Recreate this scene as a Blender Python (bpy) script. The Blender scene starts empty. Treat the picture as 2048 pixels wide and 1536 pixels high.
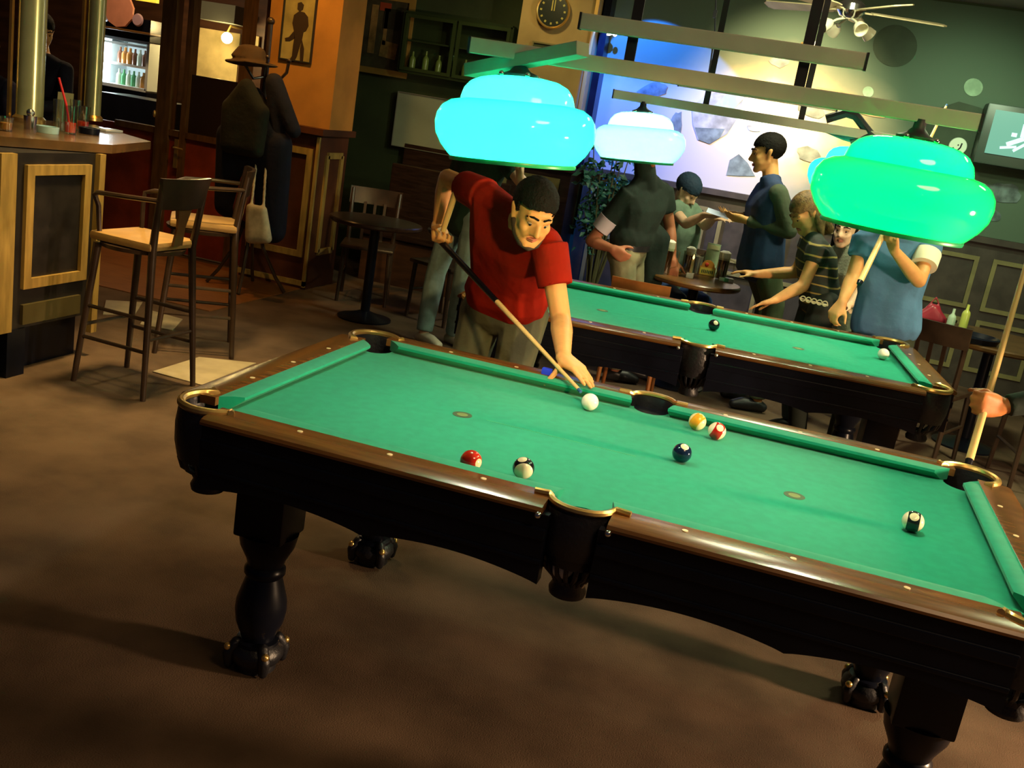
import bpy, bmesh, math, random
from mathutils import Vector, Matrix
random.seed(7)
PI = math.pi
SC = bpy.context.scene
COL = SC.collection
V = Vector

# ------------------------------------------------------------------ camera
CAM = V((1.33303, -2.33151, 1.65935))
R0 = V((0.9470884, 0.2785667, 0.1594496))
R1 = V((0.2208473, -0.2050706, -0.9535054))
R2 = V((-0.2329164, 0.9382679, -0.2557407))
FPX = 2040.0
cd = bpy.data.cameras.new('camera')
cd.sensor_width = 36.0
cd.lens = 36.0 * FPX / 2048.0
cd.clip_start = 0.05
cam = bpy.data.objects.new('camera', cd)
COL.objects.link(cam)
m = Matrix.Identity(4)
for i, ax in enumerate((R0, -R1, -R2)):
    for j in range(3):
        m[j][i] = ax[j]
m.translation = CAM
cam.matrix_world = m
SC.camera = cam

# ------------------------------------------------------------------ world, exposure
w = bpy.data.worlds.new('world')
SC.world = w
w.use_nodes = True
w.node_tree.nodes['Background'].inputs[0].default_value = (0.10, 0.11, 0.22, 1)
w.node_tree.nodes['Background'].inputs[1].default_value = 0.12
SC.view_settings.view_transform = 'Standard'
SC.view_settings.look = 'None'
SC.view_settings.exposure = 0.12
SC.view_settings.gamma = 1.0
SC.view_settings.use_curve_mapping = False


def lamp(kind, name, loc, power, color, target=None, size=0.1, spot=None, blend=0.2):
    l = bpy.data.lights.new(name, kind)
    l.energy = power
    l.color = color
    if kind == 'AREA':
        l.shape = 'DISK'
        l.size = size
    else:
        l.shadow_soft_size = size
    if kind == 'SPOT':
        l.spot_size = spot
        l.spot_blend = blend
    o = bpy.data.objects.new(name, l)
    COL.objects.link(o)
    o.location = loc
    if target is not None:
        d = V(target) - V(loc)
        o.rotation_euler = d.to_track_quat('-Z', 'Y').to_euler()
    return o


# spots of the room, and fill lamps added without fixtures
lamp('SPOT', 'mural_spot_warm', (1.05, 5.55, 2.95), 600, (1.0, 0.80, 0.44), (0.98, 7.0, 1.95), 0.05, math.radians(70), 1.0)
lamp('SPOT', 'mural_spot_blue', (-0.55, 6.25, 2.98), 620, (0.02, 0.17, 1.0), (-0.05, 7.0, 1.72), 0.01, math.radians(62), 0.12)
lamp('SPOT', 'mural_wash_violet', (0.35, 5.6, 2.95), 110, (0.35, 0.40, 1.0), (0.35, 7.0, 1.4), 0.1, math.radians(50), 1.0)
lamp('SPOT', 'mural_wash_right', (2.5, 5.2, 2.95), 170, (0.75, 1.0, 0.62), (2.3, 7.0, 1.6), 0.1, math.radians(80), 1.0)
lamp('SPOT', 'pier_spot', (-2.3, 4.2, 2.95), 75, (1.0, 0.52, 0.10), (-2.6, 5.1, 1.8), 0.08, math.radians(75), 1.0)
lamp('SPOT', 'clock_fill', (-1.1, 5.6, 2.98), 40, (1.0, 0.78, 0.30), (-1.2, 6.8, 1.9), 0.08, math.radians(85), 1.0)  # unseen spot added to brighten the pier with the clock
lamp('SPOT', 'bar_spot', (-1.2, 0.9, 2.95), 75, (1.0, 0.72, 0.22), (-2.2, 1.95, 0.75), 0.1, math.radians(60), 1.0)
lamp('SPOT', 'bar_top_fill', (-2.6, 2.3, 2.98), 75, (1.0, 0.82, 0.45), (-2.6, 2.3, 1.1), 0.05, math.radians(60), 1.0)  # unseen spot added to brighten the things on the bar
lamp('POINT', 'back_bar_fill', (-4.55, 5.75, 2.75), 42, (1.0, 0.66, 0.34), size=0.08)  # unseen fill added to brighten the pink shield
lamp('SPOT', 'bar_floor_spot', (-2.9, 4.0, 2.95), 70, (1.0, 0.45, 0.10), (-2.9, 4.6, 0.0), 0.1, math.radians(70), 1.0)
lamp('AREA', 'fill_front', (2.4, -0.9, 3.0), 30, (1.0, 0.66, 0.34), (1.9, -0.3, 0.0), 0.9)  # unseen fill without a fixture, added for the floor by the near table
lamp('AREA', 'side_fill_low', (4.7, 0.75, 1.08), 240, (1.0, 0.66, 0.38), (1.0, 0.1, 0.0), 0.35)  # low fill added at the right to light the floor under the table
lamp('SPOT', 'fill_left', (-1.5, 2.3, 3.0), 500, (1.0, 0.68, 0.27), (-1.45, 2.0, 0.0), 0.15, math.radians(76), 1.0)  # unseen fill without a fixture, added for the left floor
lamp('AREA', 'fill_seats', (1.4, 4.2, 3.0), 55, (0.95, 0.95, 0.6), (1.3, 4.4, 0.0), 0.4)  # unseen ambient fill added over the seats
lamp('AREA', 'fill_right', (3.2, 3.0, 3.0), 60, (0.85, 1.0, 0.55), (3.0, 3.6, 0.0), 0.5)  # unseen ambient fill added over the right side
lamp('SPOT', 'player_fill', (2.3, -1.7, 2.15), 400, (1.0, 0.64, 0.22), (0.46, 1.25, 1.10), 0.08, math.radians(21), 0.9)  # unseen fill added on the camera side, aimed only at the player


# ------------------------------------------------------------------ pixel -> world at a known depth plane
def ray(u, v):
    return R0 * ((u - 1024) / FPX) + R1 * ((v - 768) / FPX) + R2
def aty(u, v, y):
    d = ray(u, v)
    return CAM + d * ((y - CAM.y) / d.y)
def atz(u, v, z):
    d = ray(u, v)
    return CAM + d * ((z - CAM.z) / d.z)


# ------------------------------------------------------------------ materials
MATS = {}
def mat(name, color, rough=0.6, metal=0.0, spec=0.4, var=0.0, scale=8.0, bump=0.0, bscale=60.0, emit=None, estr=0.0,
        stretch=None, color2=None, alpha=1.0, trans=0.0, sheen=0.0, coat=0.0):
    if name in MATS:
        return MATS[name]
    mt = bpy.data.materials.new(name)
    mt.use_nodes = True
    nt = mt.node_tree
    b = nt.nodes['Principled BSDF']
    b.inputs['Roughness'].default_value = rough
    b.inputs['Metallic'].default_value = metal
    b.inputs['Specular IOR Level'].default_value = spec
    b.inputs['Base Color'].default_value = (*color, 1)
    b.inputs['Sheen Weight'].default_value = sheen
    b.inputs['Coat Weight'].default_value = coat
    if trans:
        b.inputs['Transmission Weight'].default_value = trans
    if emit:
        b.inputs['Emission Color'].default_value = (*emit, 1)
        b.inputs['Emission Strength'].default_value = estr
    tc = nt.nodes.new('ShaderNodeTexCoord')
    src = tc.outputs['Object']
    if stretch:
        mp = nt.nodes.new('ShaderNodeMapping')
        mp.inputs['Scale'].default_value = stretch
        nt.links.new(src, mp.inputs['Vector'])
        src = mp.outputs['Vector']
    if var > 0 or color2:
        n = nt.nodes.new('ShaderNodeTexNoise')
        n.inputs['Scale'].default_value = scale
        n.inputs['Detail'].default_value = 5
        nt.links.new(src, n.inputs['Vector'])
        r = nt.nodes.new('ShaderNodeValToRGB')
        c2 = color2 if color2 else tuple(max(0, c * (1 - var)) for c in color)
        c1 = color if color2 else tuple(min(1, c * (1 + var)) for c in color)
        r.color_ramp.elements[0].position = 0.36
        r.color_ramp.elements[1].position = 0.64
        r.color_ramp.elements[0].color = (*c2, 1)
        r.color_ramp.elements[1].color = (*c1, 1)
        nt.links.new(n.outputs['Fac'], r.inputs['Fac'])
        nt.links.new(r.outputs['Color'], b.inputs['Base Color'])
    if bump > 0:
        n2 = nt.nodes.new('ShaderNodeTexNoise')
        n2.inputs['Scale'].default_value = bscale
        n2.inputs['Detail'].default_value = 4
        nt.links.new(src, n2.inputs['Vector'])
        bp = nt.nodes.new('ShaderNodeBump')
        bp.inputs['Strength'].default_value = bump
        bp.inputs['Distance'].default_value = 0.01
        nt.links.new(n2.outputs['Fac'], bp.inputs['Height'])
        nt.links.new(bp.outputs['Normal'], b.inputs['Normal'])
    MATS[name] = mt
    return mt


def mat_stripes(name, c1, c2, axis, freq, duty, rough=0.8):
    mt = bpy.data.materials.new(name)
    mt.use_nodes = True
    nt = mt.node_tree
    b = nt.nodes['Principled BSDF']
    b.inputs['Roughness'].default_value = rough
    tc = nt.nodes.new('ShaderNodeTexCoord')
    sp = nt.nodes.new('ShaderNodeSeparateXYZ')
    nz = nt.nodes.new('ShaderNodeTexNoise')
    nz.inputs['Scale'].default_value = 4.0
    nt.links.new(tc.outputs['Object'], nz.inputs['Vector'])
    nt.links.new(tc.outputs['Object'], sp.inputs[0])
    ad = nt.nodes.new('ShaderNodeMath'); ad.operation = 'MULTIPLY_ADD'
    ad.inputs[1].default_value = 0.06
    nt.links.new(nz.outputs['Fac'], ad.inputs[0])
    nt.links.new(sp.outputs[axis], ad.inputs[2])
    mu = nt.nodes.new('ShaderNodeMath'); mu.operation = 'MULTIPLY'; mu.inputs[1].default_value = freq
    nt.links.new(ad.outputs[0], mu.inputs[0])
    fr = nt.nodes.new('ShaderNodeMath'); fr.operation = 'FRACT'
    nt.links.new(mu.outputs[0], fr.inputs[0])
    lt = nt.nodes.new('ShaderNodeMath'); lt.operation = 'LESS_THAN'; lt.inputs[1].default_value = duty
    nt.links.new(fr.outputs[0], lt.inputs[0])
    mx = nt.nodes.new('ShaderNodeMix'); mx.data_type = 'RGBA'
    mx.inputs['A'].default_value = (*c1, 1)
    mx.inputs['B'].default_value = (*c2, 1)
    nt.links.new(lt.outputs[0], mx.inputs['Factor'])
    nt.links.new(mx.outputs['Result'], b.inputs['Base Color'])
    return mt


def mat_shade(name, col):
    """green glass of the lamp shades: lets the bulb's light through, shiny outside"""
    mt = bpy.data.materials.new(name)
    mt.use_nodes = True
    nt = mt.node_tree
    nt.nodes.remove(nt.nodes['Principled BSDF'])
    out = nt.nodes['Material Output']
    tr = nt.nodes.new('ShaderNodeBsdfTranslucent')
    tr.inputs['Color'].default_value = (*col, 1)
    df = nt.nodes.new('ShaderNodeBsdfDiffuse')
    df.inputs['Color'].default_value = (0.03, 0.45, 0.22, 1)
    mx = nt.nodes.new('ShaderNodeMixShader'); mx.inputs[0].default_value = 0.3
    nt.links.new(tr.outputs[0], mx.inputs[1]); nt.links.new(df.outputs[0], mx.inputs[2])
    gl = nt.nodes.new('ShaderNodeBsdfGlossy'); gl.inputs['Roughness'].default_value = 0.06
    fr = nt.nodes.new('ShaderNodeFresnel'); fr.inputs['IOR'].default_value = 1.5
    m2 = nt.nodes.new('ShaderNodeMixShader')
    nt.links.new(fr.outputs[0], m2.inputs[0])
    nt.links.new(mx.outputs[0], m2.inputs[1]); nt.links.new(gl.outputs[0], m2.inputs[2])
    nt.links.new(m2.outputs[0], out.inputs['Surface'])
    return mt


def mat_glass(name, col, rough=0.05, alpha=0.25):
    mt = bpy.data.materials.new(name)
    mt.use_nodes = True
    nt = mt.node_tree
    nt.nodes.remove(nt.nodes['Principled BSDF'])
    out = nt.nodes['Material Output']
    tp = nt.nodes.new('ShaderNodeBsdfTransparent'); tp.inputs['Color'].default_value = (*col, 1)
    gl = nt.nodes.new('ShaderNodeBsdfGlossy'); gl.inputs['Roughness'].default_value = rough
    mx = nt.nodes.new('ShaderNodeMixShader'); mx.inputs[0].default_value = alpha
    nt.links.new(tp.outputs[0], mx.inputs[1]); nt.links.new(gl.outputs[0], mx.inputs[2])
    nt.links.new(mx.outputs[0], out.inputs['Surface'])
    return mt


# ------------------------------------------------------------------ mesh helper
_t = bmesh.new(); bmesh.ops.create_icosphere(_t, subdivisions=2, radius=1.0)
ICO = [v.co.copy() for v in _t.verts]; _t.free()

class MB:
    def __init__(s):
        s.bm = bmesh.new()
        s.mi = 0
    def _faces(s, n0):
        s.bm.faces.ensure_lookup_table()
        for f in s.bm.faces[n0:]:
            f.material_index = s.mi
    def box(s, c, size, rot=None, bev=0.0):
        n0 = len(s.bm.faces)
        M = Matrix.Translation(V(c)) @ (rot.to_4x4() if rot else Matrix.Identity(4)) @ Matrix.Diagonal((*size, 1))
        r = bmesh.ops.create_cube(s.bm, size=1.0, matrix=M)
        if bev > 0:
            es = list({e for v in r['verts'] for e in v.link_edges})
            bmesh.ops.bevel(s.bm, geom=es, offset=bev, segments=2, profile=0.6, affect='EDGES')
        s._faces(n0); return s
    def bar(s, a, b, w, h, up=(0, 0, 1), bev=0.0):
        a, b = V(a), V(b)
        x = (b - a).normalized()
        y = V(up).cross(x).normalized()
        z = x.cross(y)
        M = Matrix((x, y, z)).transposed()
        return s.box((a + b) / 2, ((b - a).length, w, h), M, bev)
    def tube(s, pts, rad, n=10, caps=True):
        n0 = len(s.bm.faces)
        pts = [V(p) for p in pts]
        if not hasattr(rad, '__len__'):
            rad = [rad] * len(pts)
        rings = []
        ref = None
        for i, p in enumerate(pts):
            t = (pts[min(i + 1, len(pts) - 1)] - pts[max(i - 1, 0)]).normalized()
            if ref is None:
                ref = t.orthogonal().normalized()
            ref = (ref - t * ref.dot(t))
            if ref.length < 1e-5:
                ref = t.orthogonal()
            ref.normalize()
            bn = t.cross(ref)
            rings.append([s.bm.verts.new(p + (ref * math.cos(2 * PI * k / n) + bn * math.sin(2 * PI * k / n)) * rad[i]) for k in range(n)])
        for a, b in zip(rings, rings[1:]):
            for k in range(n):
                s.bm.faces.new((a[k], a[(k + 1) % n], b[(k + 1) % n], b[k]))
        if caps:
            s.bm.faces.new(rings[0][::-1]); s.bm.faces.new(rings[-1])
        s._faces(n0); return s
    def lathe(s, prof, c=(0, 0, 0), n=32, a0=0.0, a1=2 * PI, rot=None):
        n0 = len(s.bm.faces)
        full = abs(a1 - a0 - 2 * PI) < 1e-6
        k = n if full else n + 1
        M = Matrix.Translation(V(c)) @ (rot.to_4x4() if rot else Matrix.Identity(4))
        rows = []
        for r, z in prof:
            if r < 1e-6:
                rows.append([s.bm.verts.new(M @ V((0, 0, z)))])
            else:
                rows.append([s.bm.verts.new(M @ V((r * math.cos(a0 + (a1 - a0) * i / n), r * math.sin(a0 + (a1 - a0) * i / n), z))) for i in range(k)])
        for a, b in zip(rows, rows[1:]):
            for i in range(n):
                j = (i + 1) % k
                q = [a[i % len(a)], a[j % len(a)], b[j % len(b)], b[i % len(b)]]
                u = []
                for v in q:
                    if v not in u:
                        u.append(v)
                if len(u) > 2:
                    try: s.bm.faces.new(u)
                    except ValueError: pass
        s._faces(n0); return s
    def prism(s, poly, f0, f1):
        """poly of 2D points; f0, f1 map a 2D point to 3D at both ends"""
        n0 = len(s.bm.faces)
        a = [s.bm.verts.new(V(f0(p))) for p in poly]
        b = [s.bm.verts.new(V(f1(p))) for p in poly]
        n = len(poly)
        for i in range(n):
            s.bm.faces.new((a[i], a[(i + 1) % n], b[(i + 1) % n], b[i]))
        s.bm.faces.new(a[::-1]); s.bm.faces.new(b)
        s._faces(n0); return s
    def ball(s, c, r, sub=3, scl=(1, 1, 1), rot=None):
        n0 = len(s.bm.faces)
        M = Matrix.Translation(V(c)) @ (rot.to_4x4() if rot else Matrix.Identity(4)) @ Matrix.Diagonal((*scl, 1))
        bmesh.ops.create_icosphere(s.bm, subdivisions=sub, radius=r, matrix=M)
        s._faces(n0); return s
    def hull(s, sph):
        vs = []
        for c, r in sph:
            c = V(c)
            rr = V((r, r, r)) if not hasattr(r, '__len__') else V(r)
            for p in ICO:
                vs.append(s.bm.verts.new(c + V((p.x * rr.x, p.y * rr.y, p.z * rr.z))))
        return s._hull(vs)
    def frustum(s, a, ra, b, rb, n=20):
        """flat ended tapered tube as a closed solid"""
        return s.tube([a, b], [ra, rb], n)
    def _hull(s, vs):
        r = bmesh.ops.convex_hull(s.bm, input=vs, use_existing_faces=False)
        dead = list({v for v in r['geom_interior'] + r['geom_unused'] if isinstance(v, bmesh.types.BMVert)})
        bmesh.ops.delete(s.bm, geom=dead, context='VERTS')
        return s
    def build(s, name, mats, parent=None, smooth=True, angle=40):
        bmesh.ops.recalc_face_normals(s.bm, faces=s.bm.faces[:])
        me = bpy.data.meshes.new(name)
        s.bm.to_mesh(me); s.bm.free()
        for mm in (mats if isinstance(mats, (list, tuple)) else [mats]):
            me.materials.append(mm)
        if smooth:
            me.polygons.foreach_set('use_smooth', [True] * len(me.polygons))
            try: me.set_sharp_from_angle(angle=math.radians(angle))
            except Exception: pass
        o = bpy.data.objects.new(name, me)
        COL.objects.link(o)
        if parent: o.parent = parent
        return o
    def remesh(s, name, mt, parent=None, voxel=0.008, smooth=3, fac=0.5):
        bmesh.ops.recalc_face_normals(s.bm, faces=s.bm.faces[:])
        me = bpy.data.meshes.new(name + '_raw')
        s.bm.to_mesh(me); s.bm.free()
        o = bpy.data.objects.new(name + '_raw', me)
        COL.objects.link(o)
        r = o.modifiers.new('r', 'REMESH'); r.mode = 'VOXEL'; r.voxel_size = voxel
        sm = o.modifiers.new('s', 'SMOOTH'); sm.factor = fac; sm.iterations = smooth
        dg = bpy.context.evaluated_depsgraph_get()
        m2 = bpy.data.meshes.new_from_object(o.evaluated_get(dg))
        bpy.data.objects.remove(o); bpy.data.meshes.remove(me)
        m2.name = name
        m2.materials.clear(); m2.materials.append(mt)
        m2.polygons.foreach_set('use_smooth', [True] * len(m2.polygons))
        m2.polygons.foreach_set('material_index', [0] * len(m2.polygons))
        o2 = bpy.data.objects.new(name, m2)
        COL.objects.link(o2)
        if parent: o2.parent = parent
        return o2


def tag(o, label, cat, group=None, kind=None):
    o['label'] = label; o['category'] = cat
    if group: o['group'] = group
    if kind: o['kind'] = kind
    return o
def thing(name, label, cat, loc=(0, 0, 0), rz=0.0, group=None):
    o = bpy.data.objects.new(name, None)
    o.empty_display_size = 0.1
    COL.objects.link(o)
    o.location = loc; o.rotation_euler = (0, 0, rz)
    return tag(o, label, cat, group)
def struct(o, label=None):
    o['kind'] = 'structure'
    if label: o['label'] = label
    return o
def dup(root, loc=None, rz=None, label=None, group=None):
    r = root.copy(); COL.objects.link(r)
    if loc is not None: r.location = loc
    if rz is not None: r.rotation_euler = (0, 0, rz)
    if label: r['label'] = label
    if group: r['group'] = group
    for ch in list(root.children):
        c = ch.copy(); COL.objects.link(c); c.parent = r
        for g in list(ch.children):
            d = g.copy(); COL.objects.link(d); d.parent = c
    return r


# shared materials
M_dark = mat('dark stained wood', (0.028, 0.014, 0.010), 0.28, spec=0.5, var=0.35, scale=6, stretch=(1, 8, 8))
M_black = mat('black lacquered wood', (0.004, 0.005, 0.010), 0.3, spec=0.22, var=0.2)
M_rail = mat('polished brown wood', (0.135, 0.055, 0.012), 0.25, spec=0.5, var=0.25, scale=5, stretch=(1, 10, 10))
M_felt = mat('green billiard cloth', (0.007, 0.30, 0.175), 0.95, spec=0.05, var=0.05, scale=30, bump=0.05, bscale=400, sheen=0.15)
M_felt2 = mat('green cushion cloth', (0.007, 0.30, 0.175), 0.9, spec=0.05, var=0.05, scale=30, sheen=0.15)
M_gold = mat('brass', (0.75, 0.50, 0.16), 0.28, metal=0.85, var=0.1)
M_chrome = mat('chrome', (0.7, 0.7, 0.68), 0.15, metal=1.0)
M_leather = mat('black leather', (0.008, 0.008, 0.011), 0.42, spec=0.5, bump=0.2, bscale=90)
M_pearl = mat('pearl inlay', (0.75, 0.62, 0.35), 0.3)
M_tan = mat('pale trim wood', (0.30, 0.19, 0.05), 0.45, var=0.2, scale=5, stretch=(6, 6, 1))
M_skin = mat('skin warm', (0.62, 0.31, 0.11), 0.5, spec=0.3, var=0.06, scale=25)
M_skin2 = mat('skin pale', (0.66, 0.42, 0.27), 0.5, spec=0.3, var=0.06, scale=25)
M_hair = mat('dark hair', (0.007, 0.006, 0.005), 0.7, spec=0.08, bump=0.5, bscale=160)
M_hairb = mat('brown blond hair', (0.16, 0.09, 0.03), 0.55, spec=0.3, var=0.4, scale=40, bump=0.5, bscale=120)
M_white = mat('white gloss', (0.80, 0.78, 0.70), 0.2, spec=0.5)
M_cuew = mat('pale maple wood', (0.72, 0.50, 0.20), 0.3, spec=0.5, var=0.1, scale=3, stretch=(1, 1, 1))
M_blue = mat('blue chalk', (0.01, 0.04, 0.75), 0.8)

# ================================================================== SETTING
M_floor = mat('brown carpet', (0.100, 0.064, 0.040), 0.9, spec=0.1, var=0.25, scale=3.0, bump=0.25, bscale=220)
M_wallg = mat('dark green wall', (0.030, 0.045, 0.016), 0.8, var=0.15, scale=3)
M_wallw = mat('brown panelled wall', (0.055, 0.022, 0.010), 0.5, var=0.3, scale=3, stretch=(1, 1, 6))
M_orange = mat('ochre plaster', (0.45, 0.19, 0.035), 0.85, var=0.12, scale=4)
M_ceil = mat('grey ceiling paint', (0.22, 0.24, 0.22), 0.9, var=0.06)
M_red = mat('red brown panel', (0.20, 0.030, 0.010), 0.55, var=0.25, scale=5)
M_tile = mat('pale floor tile', (0.34, 0.28, 0.17), 0.45, var=0.12, scale=8)
M_tile2 = mat('orange floor boards', (0.22, 0.085, 0.022), 0.4, var=0.2, scale=5, stretch=(1, 9, 1))

YB = 7.0     # back wall plane
b = MB(); b.box((-0.5, 2.0, -0.05), (14.5, 11.6, 0.1)); struct(b.build('floor', M_floor, smooth=False))
b = MB(); b.box((-0.5, 2.0, 3.12), (14.5, 11.6, 0.1)); struct(b.build('ceiling', M_ceil, smooth=False))
b = MB(); b.box((1.75, YB + 0.06, 1.535), (10.0, 0.12, 3.07)); struct(b.build('wall_back', M_wallg, smooth=False))
b = MB(); b.box((-7.72, 2.0, 1.535), (0.12, 11.4, 3.07)); struct(b.build('wall_left', M_wallw, smooth=False))
b = MB(); b.box((6.6, 2.0, 1.535), (0.12, 11.4, 3.07)); struct(b.build('wall_right', M_wallg, smooth=False))
b = MB(); b.box((-5.45, 7.6, 1.535), (4.4, 0.12, 3.07)); struct(b.build('wall_bar', M_wallw, smooth=False))
b = MB(); b.box((-3.2, 6.65, 1.535), (0.12, 1.9, 3.07)); struct(b.build('wall_bar_side', M_wallw, smooth=False))
# tiles by the bar, laid into the carpet
b = MB(); b.box((-3.7, 4.55, 0.002), (2.6, 1.5, 0.008)); struct(b.build('floor_boards', M_tile2, smooth=False))
def tile(pts):
    q = [atz(u, v, 0.0) for u, v in pts]
    bb = MB(); bb.prism([(p.x, p.y) for p in q], lambda p: (p[0], p[1], 0.001), lambda p: (p[0], p[1], 0.007))
    struct(bb.build('floor_tile', M_tile, smooth=False))
tile([(305, 745), (398, 716), (512, 728), (404, 772)])
tile([(206, 630), (212, 602), (285, 606), (270, 630)])
tile([(280, 650), (300, 622), (365, 640), (345, 662)])

# wainscot with a cap and pale trim frames along the back wall
def panel_frame(bm, x0, x1, z0, z1, y, wd=0.035, th=0.02):
    bm.box(((x0 + x1) / 2, y, z0 + wd / 2), (x1 - x0, th, wd)); bm.box(((x0 + x1) / 2, y, z1 - wd / 2), (x1 - x0, th, wd))
    bm.box((x0 + wd / 2, y, (z0 + z1) / 2), (wd, th, z1 - z0 - 2 * wd)); bm.box((x1 - wd / 2, y, (z0 + z1) / 2), (wd, th, z1 - z0 - 2 * wd))
wn = MB(); wn.box((2.98, YB - 0.03, 0.62), (7.2, 0.05, 1.24)); wn.box((2.98, YB - 0.05, 1.26), (7.2, 0.1, 0.05))
wo = struct(wn.build('trim_1', mat('dark wainscot', (0.030, 0.024, 0.018), 0.5, var=0.3), smooth=False))
M_tan2 = mat('olive trim wood', (0.15, 0.13, 0.05), 0.5, var=0.15)
fm = MB()
for k in range(12):
    x = -0.5 + k * 0.57
    panel_frame(fm, x, x + 0.46, 0.68, 1.12, YB - 0.062)
    panel_frame(fm, x, x + 0.46, 0.16, 0.60, YB - 0.062)
struct(fm.build('trim_2', M_tan2, smooth=False))
wn = MB(); wn.box((-1.84, YB - 0.03, 0.6), (1.1, 0.05, 1.2)); struct(wn.build('trim_3', M_dark, smooth=False))

# pier with the clock
M_pier = mat('tan plaster', (0.30, 0.21, 0.085), 0.85, var=0.12, scale=4)
xl = aty(1042, 30, 6.62).x; xr = aty(1192, 30, 6.62).x
b = MB(); b.box(((xl + xr) / 2, 6.82, 2.16), (xr - xl, 0.40, 1.82)); struct(b.build('wall_pier', M_pier, smooth=False))
b = MB(); b.box(((xl + xr) / 2, 6.81, 0.61), (xr - xl + 0.06, 0.42, 1.22)); b.box(((xl + xr) / 2, 6.79, 1.235), (xr - xl + 0.12, 0.48, 0.03))
struct(b.build('trim_4', M_dark, smooth=False))
b = MB()
panel_frame(b, xl + 0.06, xr - 0.06, 0.75, 1.15, 6.592, 0.05)
panel_frame(b, xl + 0.06, xr - 0.06, 0.15, 0.68, 6.592, 0.05)
struct(b.build('trim_5', M_tan2, smooth=False))
# dark upright and gilded corner strip between the pier and the mural
b = MB(); b.box((xr + 0.05, 6.9, 2.17), (0.06, 0.2, 1.8)); struct(b.build('trim_6', M_black, smooth=False))
b = MB(); b.box((xr + 0.005, 6.6, 2.17), (0.03, 0.03, 1.8)); struct(b.build('trim_7', mat('gilded strip', (0.55, 0.33, 0.10), 0.35, metal=0.5), smooth=False))

# orange pier by the bar, wainscot below it
px0, px1, py = -2.97, -2.36, 5.12
b = MB(); b.box(((px0 + px1) / 2 + 0.02, 5.42, 2.17), (px1 - px0, 0.42, 1.80)); struct(b.build('wall_corner', M_orange, smooth=False))
b = MB(); b.box(((px0 + px1) / 2, 5.38, 0.62), (px1 - px0, 0.5, 1.24)); b.box(((px0 + px1) / 2, 5.37, 1.26), (px1 - px0 + 0.08, 0.6, 0.05))
struct(b.build('trim_8', mat('red brown wainscot', (0.07, 0.022, 0.010), 0.4, var=0.3, scale=4), smooth=False))
b = MB()
panel_frame(b, px0 + 0.05, px1 - 0.05, 0.26, 1.12, py, 0.05)
b.box((px1 - 0.012, py, 0.62), (0.024, 0.03, 1.2)); b.box(((px0 + px1) / 2, py, 0.05), (px1 - px0, 0.03, 0.04))
for (y0, y1, z0, z1) in ((5.26, 5.52, 0.3, 1.08),):
    b.box((px1 + 0.008, (y0 + y1) / 2, z0), (0.02, y1 - y0, 0.05)); b.box((px1 + 0.008, (y0 + y1) / 2, z1), (0.02, y1 - y0, 0.05))
    b.box((px1 + 0.008, y0, (z0 + z1) / 2), (0.02, 0.05, z1 - z0)); b.box((px1 + 0.008, y1, (z0 + z1) / 2), (0.02, 0.05, z1 - z0))
struct(b.build('trim_9', M_tan, smooth=False))

# ================================================================== POOL TABLES
ZB, ZR = 0.76, 0.796
HX, HY = 0.99, 0.495

def arc(cx, cy, r, a0, a1, n):
    return [(cx + r * math.cos(math.radians(a0 + (a1 - a0) * i / n)), cy + r * math.sin(math.radians(a0 + (a1 - a0) * i / n))) for i in range(n + 1)]

def leg_part(x, y, parent, sx, sy):
    # square block, chamfer, turned baluster, claw foot
    b = MB()
    b.box((x, y, 0.565), (0.146, 0.146, 0.29), bev=0.008)
    b.lathe([(0.0, 0.425), (0.084, 0.425), (0.076, 0.385), (0.056, 0.345), (0.050, 0.325), (0.058, 0.315), (0.058, 0.30), (0.050, 0.29), (0.060, 0.255), (0.071, 0.215), (0.073, 0.185), (0.068, 0.15), (0.052, 0.11),
             (0.047, 0.095), (0.060, 0.09), (0.062, 0.082), (0.0, 0.075)], (x, y, 0), 28)
    lg = b.build('leg', M_black, parent)
    f = MB()
    f.lathe([(0, 0.085), (0.055, 0.083), (0.075, 0.065), (0.078, 0.045), (0.070, 0.028), (0.058, 0.024), (0.06, 0.0), (0, 0.0)], (x, y, 0), 24)
    for k in range(4):
        a = math.radians(45 + 90 * k)
        f.hull([((x + 0.06 * math.cos(a), y + 0.06 * math.sin(a), 0.085), 0.016), ((x + 0.080 * math.cos(a), y + 0.080 * math.sin(a), 0.052), 0.018), ((x + 0.078 * math.cos(a), y + 0.078 * math.sin(a), 0.018), 0.014)])
    f.build('foot', M_leather, lg)
    for k in range(4):
        a = math.radians(45 + 90 * k)
        g = MB(); g.ball((x + 0.084 * math.cos(a), y + 0.084 * math.sin(a), 0.072), 0.012, 2); g.build('stud', M_gold, lg)

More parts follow.
